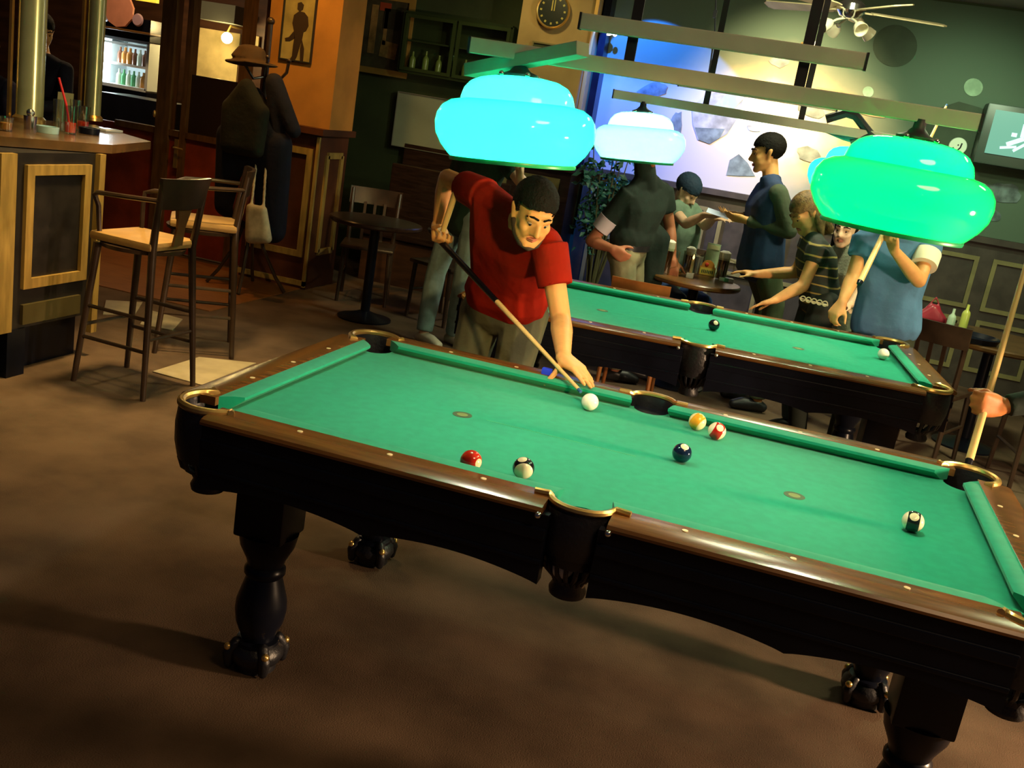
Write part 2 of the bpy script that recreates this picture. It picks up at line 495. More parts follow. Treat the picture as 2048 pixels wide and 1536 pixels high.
def make_pool_table(label, loc, rz):
    t = thing('pool_table', label, 'pool table', loc, rz, 'pool tables')
    # bed with pocket cut-outs
    out = []
    cs = 0.062
    def corner(sx, sy):
        a = arc(sx * 1.012, sy * 0.517, cs, 0, 360, 1)
    pts = []
    pts += [(-0.93, -0.55), (-0.062, -0.55)] + arc(0, -0.553, 0.058, 180, 0, 8) + [(0.062, -0.55), (0.945, -0.55)]
    pts += arc(1.012, -0.517, cs, 207, 63, 8)
    pts += [(1.045, -0.45), (1.045, 0.45)] + arc(1.012, 0.517, cs, 297, 153, 8)
    pts += [(0.945, 0.55), (0.062, 0.55)] + arc(0, 0.553, 0.058, 0, -180, 8) + [(-0.062, 0.55), (-0.945, 0.55)]
    pts += arc(-1.012, 0.517, cs, 27, -117, 8)
    pts += [(-1.045, 0.45), (-1.045, -0.45)] + arc(-1.012, -0.517, cs, 117, -27, 8)
    b = MB(); b.prism(pts, lambda p: (p[0], p[1], ZB - 0.03), lambda p: (p[0], p[1], ZB)); b.build('bed', M_felt, t, smooth=False)
    # spots
    b = MB()
    for x in (-0.495, 0.495):
        b.lathe([(0.0, ZB + 0.0006), (0.030, ZB + 0.0006), (0.030, ZB - 0.002)], (x, 0, 0), 24)
    b.build('spot', mat('worn spot', (0.06, 0.10, 0.05), 0.7), t)
    b = MB()
    for x in (-0.495, 0.495):
        b.lathe([(0.0, ZB + 0.001), (0.017, ZB + 0.001), (0.017, ZB - 0.002)], (x, 0, 0), 20, )
    b.build('spot_centre', mat('worn spot centre', (0.20, 0.24, 0.08), 0.7), t)
    b = MB(); b.box((-0.19, 0.005, ZB), (0.46, 0.003, 0.0012)); b.build('chalk_line', mat('faded chalk line', (0.10, 0.42, 0.20), 0.9), t, smooth=False)
    # rails: (axis, sign, from, to); d grows outward from the cushion nose
    sec_c = [(0.0, ZR - 0.002), (0.0, ZR - 0.011), (0.03, ZB), (0.05, ZB), (0.05, ZR + 0.001), (0.02, ZR + 0.001)]
    sec_w = [(0.05, ZR + 0.001), (0.052, ZR + 0.002), (0.138, ZR - 0.001), (0.150, ZR - 0.005), (0.156, ZR - 0.012), (0.155, ZR - 0.019), (0.148, ZR - 0.022), (0.05, ZR - 0.022)]
    def seg(axis, sg, a, b2, ma, mb):
        """ma / mb: how much each end shifts outward per metre of d"""
        def P(d, z, s):
            e = (a - ma * d) if s == 0 else (b2 + mb * d)
            return (e, sg * (HY + d), z) if axis == 'x' else (sg * (HX + d), e, z)
        c = MB(); c.prism(sec_c, lambda p: P(p[0], p[1], 0), lambda p: P(p[0], p[1], 1)); c.build('cushion', M_felt2, t, angle=30)
    def wood(axis, sg, a, b2):
        def P(d, z, s):
            e = a if s == 0 else b2
            return (e, sg * (HY + d), z) if axis == 'x' else (sg * (HX + d), e, z)
        c = MB(); c.prism(sec_w, lambda p: P(p[0], p[1], 0), lambda p: P(p[0], p[1], 1)); return c.build('rail', M_rail, t, angle=30)
    for sg in (-1, 1):
        for (a, b2, ma, mb) in ((-HX + 0.075, -0.062, 1.0, -0.25), (0.062, HX - 0.075, -0.25, 1.0)):
            seg('x', sg, a, b2, ma, mb)
        wood('x', sg, -HX + 0.008, -0.078); wood('x', sg, 0.078, HX - 0.008)
        seg('y', sg, -HY + 0.075, HY - 0.075, 1.0, 1.0)
        wood('y', sg, -HY + 0.008, HY - 0.008)
    # sights
    for sg in (-1, 1):
        for k in (1, 2, 3, 5, 6, 7):
            b = MB(); b.lathe([(0, 0.0012), (0.0075, 0.0008), (0.0075, -0.003)], (-HX + k * HX / 4, sg * (HY + 0.0775), ZR + 0.0012), 14); b.build('sight', M_pearl, t)
        for k in (1, 2, 3):
            b = MB(); b.lathe([(0, 0.0012), (0.0075, 0.0008), (0.0075, -0.003)], (sg * (HX + 0.0775), -HY + k * HY / 2, ZR + 0.0012), 14); b.build('sight', M_pearl, t)
    # aprons with a wavy lower edge
    def zb(x, nx):
        q = x * nx % 1.0
        return 0.598 + 0.026 * math.sin(PI * q) ** 0.8
    def apron(axis, sg, a, b2, lobes):
        n = 48
        poly = [(a + (b2 - a) * i / n, 0.598 + 0.026 * abs(math.sin(PI * lobes * i / n)) ** 0.8) for i in range(n + 1)]
        poly += [(b2, 0.7735), (a, 0.7735)]
        c = MB()
        if axis == 'x':
            c.prism(poly, lambda p: (p[0], sg * (HY + 0.105), p[1]), lambda p: (p[0], sg * (HY + 0.146), p[1]))
            c.box(((a + b2) / 2, sg * (HY + 0.146), 0.725), (b2 - a, 0.012, 0.03), bev=0.004)
            c.box(((a + b2) / 2, sg * (HY + 0.147), 0.655), (b2 - a, 0.008, 0.012), bev=0.003)
        else:
            c.prism(poly, lambda p: (sg * (HX + 0.105), p[0], p[1]), lambda p: (sg * (HX + 0.146), p[0], p[1]))
            c.box((sg * (HX + 0.146), (a + b2) / 2, 0.725), (0.012, b2 - a, 0.03), bev=0.004)
            c.box((sg * (HX + 0.147), (a + b2) / 2, 0.655), (0.008, b2 - a, 0.012), bev=0.003)
        c.build('apron', M_black, t, smooth=False)
    for sg in (-1, 1):
        apron('x', sg, -0.98, -0.060, 2); apron('x', sg, 0.060, 0.98, 2)
        c = MB(); c.box((0, sg * (HY + 0.055), 0.705), (0.24, 0.09, 0.10)); c.box((0, sg * (HY + 0.022), 0.626), (0.24, 0.03, 0.06)); c.build('apron', M_black, t, smooth=False)
        apron('y', sg, -0.485, 0.485, 2)
    for sx in (-1, 1):
        for sy in (-1, 1):
            leg_part(sx * 0.878, sy * 0.415, t, sx, sy)
    # pockets
    def pocket(cx, cy, a0, a1, kind):
        p = MB()
        ro = 0.092 if kind == 'c' else 0.083
        A0, A1 = math.radians(a0), math.radians(a1)
        top = ZR - 0.006
        p.lathe([(ro - 0.014, top), (ro, top), (ro + 0.006, 0.74), (ro + 0.004, 0.69), (ro - 0.006, 0.645), (ro - 0.018, 0.645), (ro - 0.014, 0.70), (ro - 0.016, 0.76), (ro - 0.014, top)], (cx, cy, 0), 28, A0, A1)
        n = 9
        for k in range(n):
            a = A0 + (A1 - A0) * (k + 0.5) / n
            d = V((math.cos(a), math.sin(a), 0))
            c = V((cx, cy, 0))
            p.tube([c + d * (ro - 0.01) + V((0, 0, 0.65)), c + d * (ro - 0.02) + V((0, 0, 0.62)), c + d * 0.042 + V((0, 0, 0.60)), c + d * 0.034 + V((0, 0, 0.585))], 0.0065, 6)
        pk = p.build('pocket', M_leather, t)
        q = MB()
        q.lathe([(0.034, 0.60), (0.042, 0.596), (0.040, 0.58), (0.047, 0.565), (0.044, 0.552), (0.0, 0.550), ], (cx, cy, 0), 24)
        q.lathe([(0.034, 0.60), (0.030, 0.57), (0.0, 0.565)], (cx, cy, 0), 24)
        q.build('pocket_cup', M_leather, pk)
        return pk
    cc = 0.028
    for sx in (-1, 1):
        for sy in (-1, 1):
            base = math.degrees(math.atan2(sy, sx))
            x, y = sx * (HX + cc), sy * (HY + cc)
            pk = pocket(x, y, base - 118, base + 118, 'c')
            ir = MB()
            arcp = [V((x + 0.087 * math.cos(math.radians(base + a)), y + 0.087 * math.sin(math.radians(base + a)), ZR + 0.001)) for a in range(-105, 106, 10)]
            e0 = V((sx * (HX - 0.055), sy * (HY + 0.088), ZR + 0.004)); e1 = V((sx * (HX + 0.088), sy * (HY - 0.055), ZR + 0.004))
            if (arcp[0] - e0).length > (arcp[-1] - e0).length: e0, e1 = e1, e0
            ir.tube([e0] + arcp + [e1], [0.009] + [0.011] * len(arcp) + [0.009], 8)
            ir.build('pocket_iron', M_gold if sx * sy > 0 else M_gold, pk)
    for sy in (-1, 1):
        y = sy * (HY + 0.052)
        pk = pocket(0, y, 90 * sy - 92, 90 * sy + 92, 's')
        ir = MB()
        pr = [V((-0.118, sy * (HY + 0.075), ZR + 0.004)), V((-0.082, sy * (HY + 0.072), ZR + 0.005))]
        pr += [V((0.076 * math.cos(math.radians(a)), y + sy * (0.016 + 0.062 * math.sin(math.radians(a))), ZR + 0.001)) for a in range(170, 9, -16)]
        pr += [V((0.082, sy * (HY + 0.072), ZR + 0.005)), V((0.118, sy * (HY + 0.075), ZR + 0.004))]
        ir.tube(pr, 0.009, 8); ir.build('pocket_iron', M_gold, pk)
        # leather shield of the side pocket outside the apron
        sh = MB(); sh.lathe([(0.090, 0.786), (0.098, 0.74), (0.097, 0.70), (0.090, 0.675), (0.082, 0.675), (0.084, 0.75), (0.080, 0.786)], (0, y, 0), 24, math.radians(90 * sy - 88), math.radians(90 * sy + 88))
        sh.build('pocket_shield', M_leather, pk)
        for sx in (-1, 1):
            st = MB(); st.ball((sx * 0.084, sy * (HY + 0.158), ZR - 0.022), 0.009, 2); st.build('stud', M_chrome, pk)
    return t

T1 = make_pool_table('large foreground pool table with green cloth and dark turned legs', (0.99, 0.495, 0), 0)
T2 = dup(T1, (0.968, 2.801, 0), math.radians(5.2), 'pool table behind the player in red, seen along its dark side')

# ------------------------------------------------------------------ balls
BR = 0.0286
def mat_ball(name, base, band=None):
    """band: colour of a wide stripe round the local x axis"""
    mt = bpy.data.materials.new(name); mt.use_nodes = True
    nt = mt.node_tree; b = nt.nodes['Principled BSDF']
    b.inputs['Roughness'].default_value = 0.08; b.inputs['Base Color'].default_value = (*base, 1)
    b.inputs['Coat Weight'].default_value = 0.5
    tc = nt.nodes.new('ShaderNodeTexCoord'); sp = nt.nodes.new('ShaderNodeSeparateXYZ')
    nt.links.new(tc.outputs['Object'], sp.inputs[0])
    ab = nt.nodes.new('ShaderNodeMath'); ab.operation = 'ABSOLUTE'; nt.links.new(sp.outputs['X'], ab.inputs[0])
    lt = nt.nodes.new('ShaderNodeMath'); lt.operation = 'LESS_THAN'; lt.inputs[1].default_value = 0.0155
    nt.links.new(ab.outputs[0], lt.inputs[0])
    mx = nt.nodes.new('ShaderNodeMix'); mx.data_type = 'RGBA'
    mx.inputs['A'].default_value = (*base, 1); mx.inputs['B'].default_value = (*(band or base), 1)
    nt.links.new(lt.outputs[0], mx.inputs['Factor'])
    # number disc round the local z pole
    pw = nt.nodes.new('ShaderNodeMath'); pw.operation = 'GREATER_THAN'; pw.inputs[1].default_value = 0.0258 if band or base[0] < 0.7 else 1.0
    nt.links.new(sp.outputs['Z'], pw.inputs[0])
    m2 = nt.nodes.new('ShaderNodeMix'); m2.data_type = 'RGBA'; m2.inputs['B'].default_value = (0.85, 0.78, 0.5, 1)
    nt.links.new(pw.outputs[0], m2.inputs['Factor']); nt.links.new(mx.outputs['Result'], m2.inputs['A'])
    nt.links.new(m2.outputs['Result'], b.inputs['Base Color'])
    return mt
def make_ball(u, v, label, mt, group='billiard balls on the near table', pole=(0, 0, 1), xax=(1, 0, 0), pos=None, name='billiard_ball', table_z=ZB):
    p = pos if pos is not None else atz(u, v, table_z + BR)
    b = MB(); b.ball((0, 0, 0), BR, 4)
    o = b.build(name, mt); o.location = (p.x, p.y, p.z)
    z = V(pole).normalized(); x = V(xax); x = (x - z * x.dot(z)).normalized(); y = z.cross(x)
    o.rotation_euler = Matrix((x, y, z)).transposed().to_euler()
    return tag(o, label, 'billiard ball', group)
IV = (0.86, 0.80, 0.55)
MBW = mat_ball('cue ball ivory', (0.90, 0.86, 0.72)); MBW.node_tree.nodes['Math.002'].inputs[1].default_value = 1.0
make_ball(1180, 804, 'white cue ball struck by the tip of the cue on the near table', MBW)
make_ball(1395, 843, 'orange and cream ball beside the far middle pocket of the near table', mat_ball('orange stripe', (0.88, 0.74, 0.40), (0.85, 0.36, 0.02)), pole=(0.6, 0.3, 1), xax=(0.1, 0.35, 0.9))
make_ball(1434, 862, 'red striped ball touching the orange ball on the near table', mat_ball('red stripe', IV, (0.50, 0.015, 0.008)), pole=(0.35, -0.8, 0.75), xax=(0.9, -0.35, 0.1))
make_ball(1364, 906, 'dark blue solid ball alone in the middle of the near table', mat_ball('dark blue solid', (0.006, 0.016, 0.045)), pole=(0.2, -0.45, 1))
make_ball(942, 922, 'red ball half hidden by the front cushion of the near table', mat_ball('red solid', (0.50, 0.02, 0.008)), pole=(0.9, -0.4, 0.1))
make_ball(1047, 936, 'black and cream striped ball half hidden by the front cushion', mat_ball('black stripe', IV, (0.008, 0.008, 0.012)), pole=(-0.2, -0.3, 1), xax=(0.3, -0.9, -0.25))
make_ball(1826, 1043, 'dark striped ball with yellowish sides near the right end of the near table', mat_ball('dark teal stripe', IV, (0.010, 0.020, 0.018)), pole=(-0.1, -0.75, 0.8), xax=(1, -0.1, 0.05))
make_ball(1428, 650, 'black ball near the middle pocket of the far pool table', mat_ball('black solid', (0.008, 0.008, 0.010)), 'billiard balls on the far table', pole=(0.3, -0.7, 0.6))
make_ball(1767, 708, 'white ball near the right corner pocket of the far pool table', MBW, 'billiard balls on the far table')
make_ball(0, 0, 'pale ball caught in the front middle pocket of the near table', MBW, 'billiard balls in the pocket', pos=V((0.972, -0.080, 0.628)))
make_ball(0, 0, 'cream striped ball lying under the pale ball in the front middle pocket', mat_ball('green stripe', IV, (0.02, 0.10, 0.05)), 'billiard balls in the pocket', pos=V((1.006, -0.052, 0.594)))

# chalk on the rail by the player's hand
p = atz(1090, 746, ZR + 0.012)
b = MB(); b.box((0, 0, 0), (0.034, 0.024, 0.022), bev=0.002); o = b.build('chalk_cube', M_blue); o.location = (p.x, max(p.y, 1.06), ZR + 0.0125)
tag(o, 'small blue chalk cube on the wooden rail beside the bridge hand', 'chalk')

# ================================================================== LAMPS OVER THE TABLES
M_shade = mat_shade('cyan green glass', (0.010, 0.80, 0.50))
M_shade2 = mat_shade('bright green glass', (0.12, 0.80, 0.74))
M_shade3 = mat_shade('deep green glass', (0.0, 0.42, 0.07))
M_bar = mat('grey painted batten', (0.42, 0.47, 0.38), 0.55, var=0.08)
M_strap = mat('black strap', (0.010, 0.012, 0.016), 0.5)
M_rim = mat('green enamel rim', (0.02, 0.40, 0.16), 0.3)

def table_lamp(label, loc, rz, watts, shades, boards):
    t = thing('pool_table_lamp', label, 'pool table lamp', loc, rz, 'lamps over the pool tables')
    b = MB(); b.box((0.037, 0, 1.815), (1.345, 0.022, 0.042), bev=0.003); b.build('spine', M_bar, t, smooth=False)
    b = MB(); b.box((0.037, 0, 1.918), (0.745, 0.022, 0.042), bev=0.003); b.build('upper_rail', M_bar, t, smooth=False)
    for sx in (-1, 1):
        b = MB(); b.box((0.037 + sx * 0.374, 0, 1.918), (0.006, 0.026, 0.044)); b.build('end_cap', M_strap, t, smooth=False)
        b = MB(); b.box((0.037 + sx * 0.674, 0, 1.815), (0.006, 0.026, 0.044)); b.build('end_cap', M_strap, t, smooth=False)
    for x in (-0.19, 0.262):
        b = MB(); b.box((x, 0.014, 2.45), (0.028, 0.007, 1.26)); b.build('strap', M_strap, t, smooth=False)
    for k, (x, tilt, rx) in enumerate(((-0.472, -0.075, 0.0), (0.570, 0.02, 0.0))):
        M = Matrix.Rotation(tilt, 3, 'Y') @ Matrix.Rotation(rx, 3, 'X')
        c = V((x, 0, 1.63))
        prof = [(0.176, -0.108), (0.184, -0.100), (0.206, -0.075), (0.222, -0.045), (0.226, -0.015), (0.222, 0.010), (0.208, 0.032), (0.186, 0.046), (0.160, 0.052),
                (0.158, 0.062), (0.152, 0.080), (0.136, 0.100), (0.110, 0.113), (0.075, 0.120), (0.045, 0.122)]
        s = MB(); s.lathe(prof, c, 64, rot=M); so = s.build('lamp_shade', shades[k], t, angle=60)
        r = MB(); r.lathe([(0.170, -0.109), (0.178, -0.104), (0.180, -0.110), (0.178, -0.116), (0.170, -0.116), (0.170, -0.109)], c, 64, rot=M); r.build('rim', M_rim, so)
        cp = MB(); cp.lathe([(0.05, 0.118), (0.05, 0.128), (0.03, 0.136), (0.016, 0.15), (0.014, 0.172), (0, 0.172)], c, 20, rot=M); cp.build('cap', M_strap, t)
        for a in (70, 250, 300):
            q = MB(); q.ball(c + M @ V((0.085 * math.cos(math.radians(a)), 0.085 * math.sin(math.radians(a)), 0.124)), 0.007, 2); q.build('screw', M_chrome, so)
        bl = MB(); bl.ball(c + M @ V((0, 0, 0.02)), 0.03, 2); bl.build('bulb', mat('lit bulb', (1, 1, 1), emit=(1, 0.85, 0.6), estr=8), t)
        l = lamp('POINT', 'bulb_light', (0, 0, 0), watts[k], (1.0, 0.86, 0.62), size=0.032)
        l.parent = t; l.location = c + M @ V((0, 0, 0.02))
    for (a, b2) in boards:
        q = MB(); q.bar(a, b2, 0.05, 0.036, bev=0.002); q.build('cross_board', M_bar, t, smooth=False)
    return t
table_lamp('green glass twin shade lamp hanging over the near pool table', (0.99, 0.495, 0), 0, (150, 125), (M_shade, M_shade3),
           [(aty(940, 141, 0.60) - V((0.99, 0.495, 0)), aty(1166, 98, 0.40) - V((0.99, 0.495, 0)))])
table_lamp('green glass twin shade lamp hanging over the far pool table', (0.968, 2.801, 0), math.radians(5.2), (100, 85), (M_shade2, M_shade),
           [])
# thin rod frames that carry the far shades
def rodframe(name, label, pts, r=0.01):
    b = MB()
    for q in pts: b.tube(q, r, 8)
    return tag(b.build(name, M_strap), label, 'bracket')
c0 = aty(1710, 262, 2.88)
rodframe('hanging_bracket', 'black bent bracket on the right end of the far lamp frame', [[aty(1652, 238, 2.86), aty(1692, 226, 2.86), aty(1712, 232, 2.86), aty(1735, 262, 2.86), aty(1758, 288, 2.86)],
         [aty(1650, 255, 2.86), aty(1690, 272, 2.86), aty(1720, 280, 2.86), aty(1758, 288, 2.86)], [aty(1700, 282, 2.86), aty(1735, 270, 2.86), aty(1765, 292, 2.86)]], 0.021)

# ================================================================== MURAL ON THE BACK WALL
def flat_shape(bm, pts, y, mi):
    bm.mi = mi
    bm.prism([(p[0], p[1]) for p in pts], lambda p: (p[0], y, p[1]), lambda p: (p[0], y + 0.002, p[1]))
def blob(u, v, ru, rv, n=18, wob=0.0, rot=0.0, seed=0):
    rnd = random.Random(seed)
    ws = [1 + wob * (rnd.random() - 0.5) for _ in range(n)]
    q = []
    for i in range(n):
        a = 2 * PI * i / n
        x, y = ru * ws[i] * math.cos(a), rv * ws[i] * math.sin(a)
        p = aty(u + x * math.cos(rot) - y * math.sin(rot), v + x * math.sin(rot) + y * math.cos(rot), YB)
        q.append((p.x, p.z))
    return q
def poly_px(pts):
    return [(aty(u, v, YB).x, aty(u, v, YB).z) for u, v in pts]
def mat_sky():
    """the painted sky: cream sun and its warm glow painted in the middle, dark night above and right, pale mist low on the left"""
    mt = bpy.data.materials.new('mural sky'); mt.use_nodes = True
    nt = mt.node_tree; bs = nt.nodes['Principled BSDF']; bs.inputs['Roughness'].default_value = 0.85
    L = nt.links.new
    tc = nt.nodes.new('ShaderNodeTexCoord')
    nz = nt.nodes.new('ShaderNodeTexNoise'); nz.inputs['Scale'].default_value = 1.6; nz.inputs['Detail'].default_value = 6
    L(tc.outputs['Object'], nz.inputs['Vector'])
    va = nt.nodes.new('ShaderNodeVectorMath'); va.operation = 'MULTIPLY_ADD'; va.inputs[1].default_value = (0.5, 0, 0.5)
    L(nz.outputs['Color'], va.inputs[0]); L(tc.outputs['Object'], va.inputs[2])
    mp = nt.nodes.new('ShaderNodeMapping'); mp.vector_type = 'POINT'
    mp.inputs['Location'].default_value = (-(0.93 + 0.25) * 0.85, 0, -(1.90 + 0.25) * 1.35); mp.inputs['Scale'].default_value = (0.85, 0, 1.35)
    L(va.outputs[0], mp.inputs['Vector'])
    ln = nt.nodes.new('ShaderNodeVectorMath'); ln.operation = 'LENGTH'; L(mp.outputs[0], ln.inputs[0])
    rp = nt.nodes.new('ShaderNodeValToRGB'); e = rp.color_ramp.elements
    e[0].position = 0.22; e[0].color = (0.92, 0.86, 0.66, 1); e[1].position = 0.95; e[1].color = (0.060, 0.095, 0.062, 1)  # glow round the sun painted into the sky colour
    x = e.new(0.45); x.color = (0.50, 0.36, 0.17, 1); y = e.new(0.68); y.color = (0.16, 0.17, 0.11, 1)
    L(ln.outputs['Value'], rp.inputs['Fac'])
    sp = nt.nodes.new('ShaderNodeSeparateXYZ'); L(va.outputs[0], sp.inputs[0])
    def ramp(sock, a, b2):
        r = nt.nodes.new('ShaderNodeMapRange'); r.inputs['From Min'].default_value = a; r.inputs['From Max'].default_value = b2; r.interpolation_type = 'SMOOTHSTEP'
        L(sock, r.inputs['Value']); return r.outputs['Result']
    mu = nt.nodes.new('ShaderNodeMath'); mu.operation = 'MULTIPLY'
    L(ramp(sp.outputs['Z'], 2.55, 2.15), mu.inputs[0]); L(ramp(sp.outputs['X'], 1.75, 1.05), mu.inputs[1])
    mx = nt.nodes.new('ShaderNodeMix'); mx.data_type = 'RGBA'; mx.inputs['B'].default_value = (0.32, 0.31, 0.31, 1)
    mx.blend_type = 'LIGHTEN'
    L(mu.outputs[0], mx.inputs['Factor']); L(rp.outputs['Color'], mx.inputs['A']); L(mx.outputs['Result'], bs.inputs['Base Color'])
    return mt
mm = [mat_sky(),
      mat('mural night', (0.050, 0.085, 0.055), 0.8, var=0.25, scale=2.5),
      mat('mural rock grey', (0.20, 0.21, 0.19), 0.8, var=0.35, scale=9),
      mat('mural rock dark', (0.09, 0.12, 0.12), 0.8, var=0.4, scale=12),
      mat('mural dark planet', (0.030, 0.045, 0.025), 0.8, var=0.2, scale=4),
      mat('mural moon', (0.22, 0.33, 0.22), 0.8, var=0.2, scale=10),
      mat('mural sun', (0.92, 0.86, 0.66), 0.7, var=0.06, scale=3),
      mat('mural earth tan', (0.32, 0.22, 0.11), 0.8, var=0.25, scale=4)]
xm0 = xr + 0.08
b = MB()
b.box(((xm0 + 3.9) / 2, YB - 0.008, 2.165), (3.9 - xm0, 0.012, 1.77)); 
YM = YB - 0.016
# floating rocks
flat_shape(b, poly_px([(1384, 215), (1410, 190), (1460, 178), (1488, 190), (1480, 230), (1455, 268), (1420, 288), (1396, 280), (1386, 250)]), YM - 0.004, 2)
flat_shape(b, poly_px([(1390, 255), (1450, 258), (1440, 276), (1420, 288), (1398, 280)]), YM - 0.006, 3)
flat_shape(b, poly_px([(1425, 215), (1480, 165), (1510, 172), (1465, 222)]), YM - 0.006, 5)
flat_shape(b, poly_px([(1453, 350), (1460, 320), (1478, 308), (1496, 326), (1510, 352), (1480, 352)]), YM - 0.004, 3)
flat_shape(b, blob(1508, 257, 16, 6, 12, 0.3, 0.2, 3), YM - 0.006, 2)
flat_shape(b, blob(1625, 222, 28, 14, 14, 0.3, 0.3, 4), YM - 0.006, 2)
flat_shape(b, blob(1618, 308, 24, 14, 14, 0.3, 0.2, 5), YM - 0.006, 2)
flat_shape(b, blob(1700, 205, 75, 16, 16, 0.2, 0.35, 6), YM - 0.005, 7)
flat_shape(b, blob(1305, 182, 34, 16, 16, 0.3, -0.25, 7), YM - 0.004, 3)
flat_shape(b, blob(1350, 262, 14, 40, 16, 0.3, 0.2, 8), YM - 0.004, 3)
flat_shape(b, blob(1560, 122, 20, 14, 12, 0.3, 0.0, 9), YM - 0.004, 2)
flat_shape(b, blob(1790, 92, 44, 42, 30), YM - 0.004, 4)
flat_shape(b, blob(1736, 184, 11, 11, 16), YM - 0.004, 5)
flat_shape(b, blob(1946, 175, 19, 18, 20), YM - 0.004, 5)
flat_shape(b, blob(2005, 385, 38, 20, 16, 0.3, 0.15, 11), YM - 0.004, 3)
flat_shape(b, blob(1982, 430, 20, 13, 14, 0.3, 0.15, 12), YM - 0.004, 3)
flat_shape(b, blob(1930, 260, 95, 55, 14, 0.3, 0.15, 13), YM - 0.002, 4)
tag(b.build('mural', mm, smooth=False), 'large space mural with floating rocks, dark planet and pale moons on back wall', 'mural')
# white round sign with a hook mark
p = aty(1915, 293, YB - 0.03)
t = thing('round_sign', 'small white disc sign with a dark hook mark on the mural wall', 'sign', (p.x, p.y, p.z))
b = MB(); b.lathe([(0, 0.02), (0.068, 0.02), (0.072, 0.014), (0.072, 0.0), (0, 0)], n=28, rot=Matrix.Rotation(PI / 2, 3, 'X')); b.build('disc', mat('pale disc', (0.50, 0.58, 0.46), 0.5), t)
b = MB(); b.tube([(-0.036, -0.022, -0.012), (-0.022, -0.022, -0.030), (0.004, -0.022, -0.03), (0.020, -0.022, -0.008), (0.026, -0.022, 0.030)], 0.006, 8)
b.ball((0.0, -0.022, 0.012), 0.006, 2); b.build('hook_mark', M_black, t)
# wall lamp of the mural seen over the frame
p = aty(1626, 94, 6.9)
t = thing('wall_spotlight', 'small white spotlight head mounted high on the mural wall', 'spotlight', (p.x, p.y, p.z))
b = MB(); b.ball((0, 0, 0), 0.05, 3); b.build('spot_head', M_white, t)
b = MB(); b.tube([(0, 0.02, 0), (-0.10, 0.06, 0.02)], 0.015, 8); b.build('arm', M_gold, t)
p = aty(1217, 64, 6.85)
t = thing('wall_spotlight', 'bright white spotlight head on the blue corner of the mural wall', 'spotlight', (p.x, p.y, p.z))
b = MB(); b.ball((0, 0, 0), 0.03, 3, (1.4, 1, 1)); b.ball((0.06, 0, -0.01), 0.02, 2); b.build('spot_head', mat('lit spot face', (1, 1, 1), emit=(1, 0.95, 0.9), estr=6), t)
b = MB(); b.tube([(0, 0.02, 0), (0, 0.13, 0.02)], 0.012, 8); b.build('arm', M_strap, t)
# small hanging cable between the frames
a1, a2 = aty(1432, 0, 5.2), aty(1413, 175, 5.2)
b = MB(); b.tube([a1, aty(1430, 60, 5.2), aty(1422, 120, 5.2), a2], 0.006, 6); b.tube([a1 + V((0, 0, 0)), V((a1.x, a1.y, 3.07))], 0.006, 6)
b.box(aty(1430, 28, 5.2), (0.025, 0.02, 0.05))
tag(b.build('hanging_cable', M_strap), 'thin dark cable hanging from the ceiling before the mural', 'cable')

# ================================================================== TELEVISION
a1 = aty(1978, 205, 6.75); a2 = aty(2075, 345, 6.75)
cx, cz = (a1.x + a2.x) / 2, (a1.z + a2.z) / 2; wv, hv = a2.x - a1.x, a1.z - a2.z
t = thing('television', 'wall television with a bright green white picture at right edge', 'television', (cx, 6.75, cz))
b = MB(); b.box((0, 0.10, 0), (wv, 0.2, hv), bev=0.015); b.build('housing', mat('dark tv plastic', (0.03, 0.045, 0.035), 0.4), t)
b = MB(); b.box((0.015, -0.004, 0.02), (wv - 0.10, 0.012, hv - 0.13)); b.build('screen', mat('tv picture', (0.02, 0.03, 0.03), 0.2, emit=(0.20, 0.55, 0.38), estr=0.8), t, smooth=False)
b = MB()
for (x, z, w2, h2, r) in ((0.02, -0.03, 0.13, 0.035, -0.5), (-0.02, -0.08, 0.12, 0.02, -0.2), (0.06, -0.07, 0.10, 0.022, -0.7), (0.07, 0.06, 0.05, 0.10, 0.0), (0.0, 0.02, 0.04, 0.03, 0)):
    b.box((x, -0.012, z), (w2, 0.004, h2), Matrix.Rotation(r, 3, 'Y'))
b.build('screen_figures', mat('tv picture white', (0.1, 0.1, 0.1), 0.3, emit=(0.6, 1.0, 0.9), estr=1.2), t, smooth=False)
b = MB(); b.box((0, 0.214, -0.02), (0.12, 0.03, 0.12)); b.build('bracket', M_strap, t, smooth=False)

# ================================================================== CEILING FAN
p = aty(1702, 22, 5.2)
t = thing('ceiling_fan', 'pale bladed ceiling fan with small glass lamp cups', 'ceiling fan', (p.x, p.y, p.z))
M_fan = mat('fan blade wood', (0.42, 0.36, 0.20), 0.5, var=0.1)
b = MB(); b.lathe([(0, 0.07), (0.05, 0.07), (0.09, 0.04), (0.095, 0.0), (0.07, -0.035), (0.03, -0.05), (0, -0.05)], n=28); b.build('motor', M_chrome, t)
b = MB(); b.tube([(0, 0, 0.06), (0, 0, 3.08 - p.z)], 0.014, 10); b.lathe([(0, 0), (0.06, 0.0), (0.03, -0.06), (0, -0.06)], (0, 0, 3.07 - p.z), 20); b.build('rod', M_chrome, t)
for k in range(5):
    a = math.radians(12 + 72 * k)
    M = Matrix.Rotation(a, 3, 'Z') @ Matrix.Rotation(math.radians(12), 3, 'X')
    q = MB()
    q.prism([(0.14, -0.045), (0.20, -0.058), (0.60, -0.07), (0.63, -0.04), (0.63, 0.04), (0.60, 0.07), (0.20, 0.058), (0.14, 0.045)], lambda p: M @ V((p[0], p[1], 0.0)), lambda p: M @ V((p[0], p[1], 0.008)))
    q.box(M @ V((0.11, 0, 0.0)), (0.10, 0.03, 0.01), M)
    q.build('blade', M_fan, t, smooth=False)
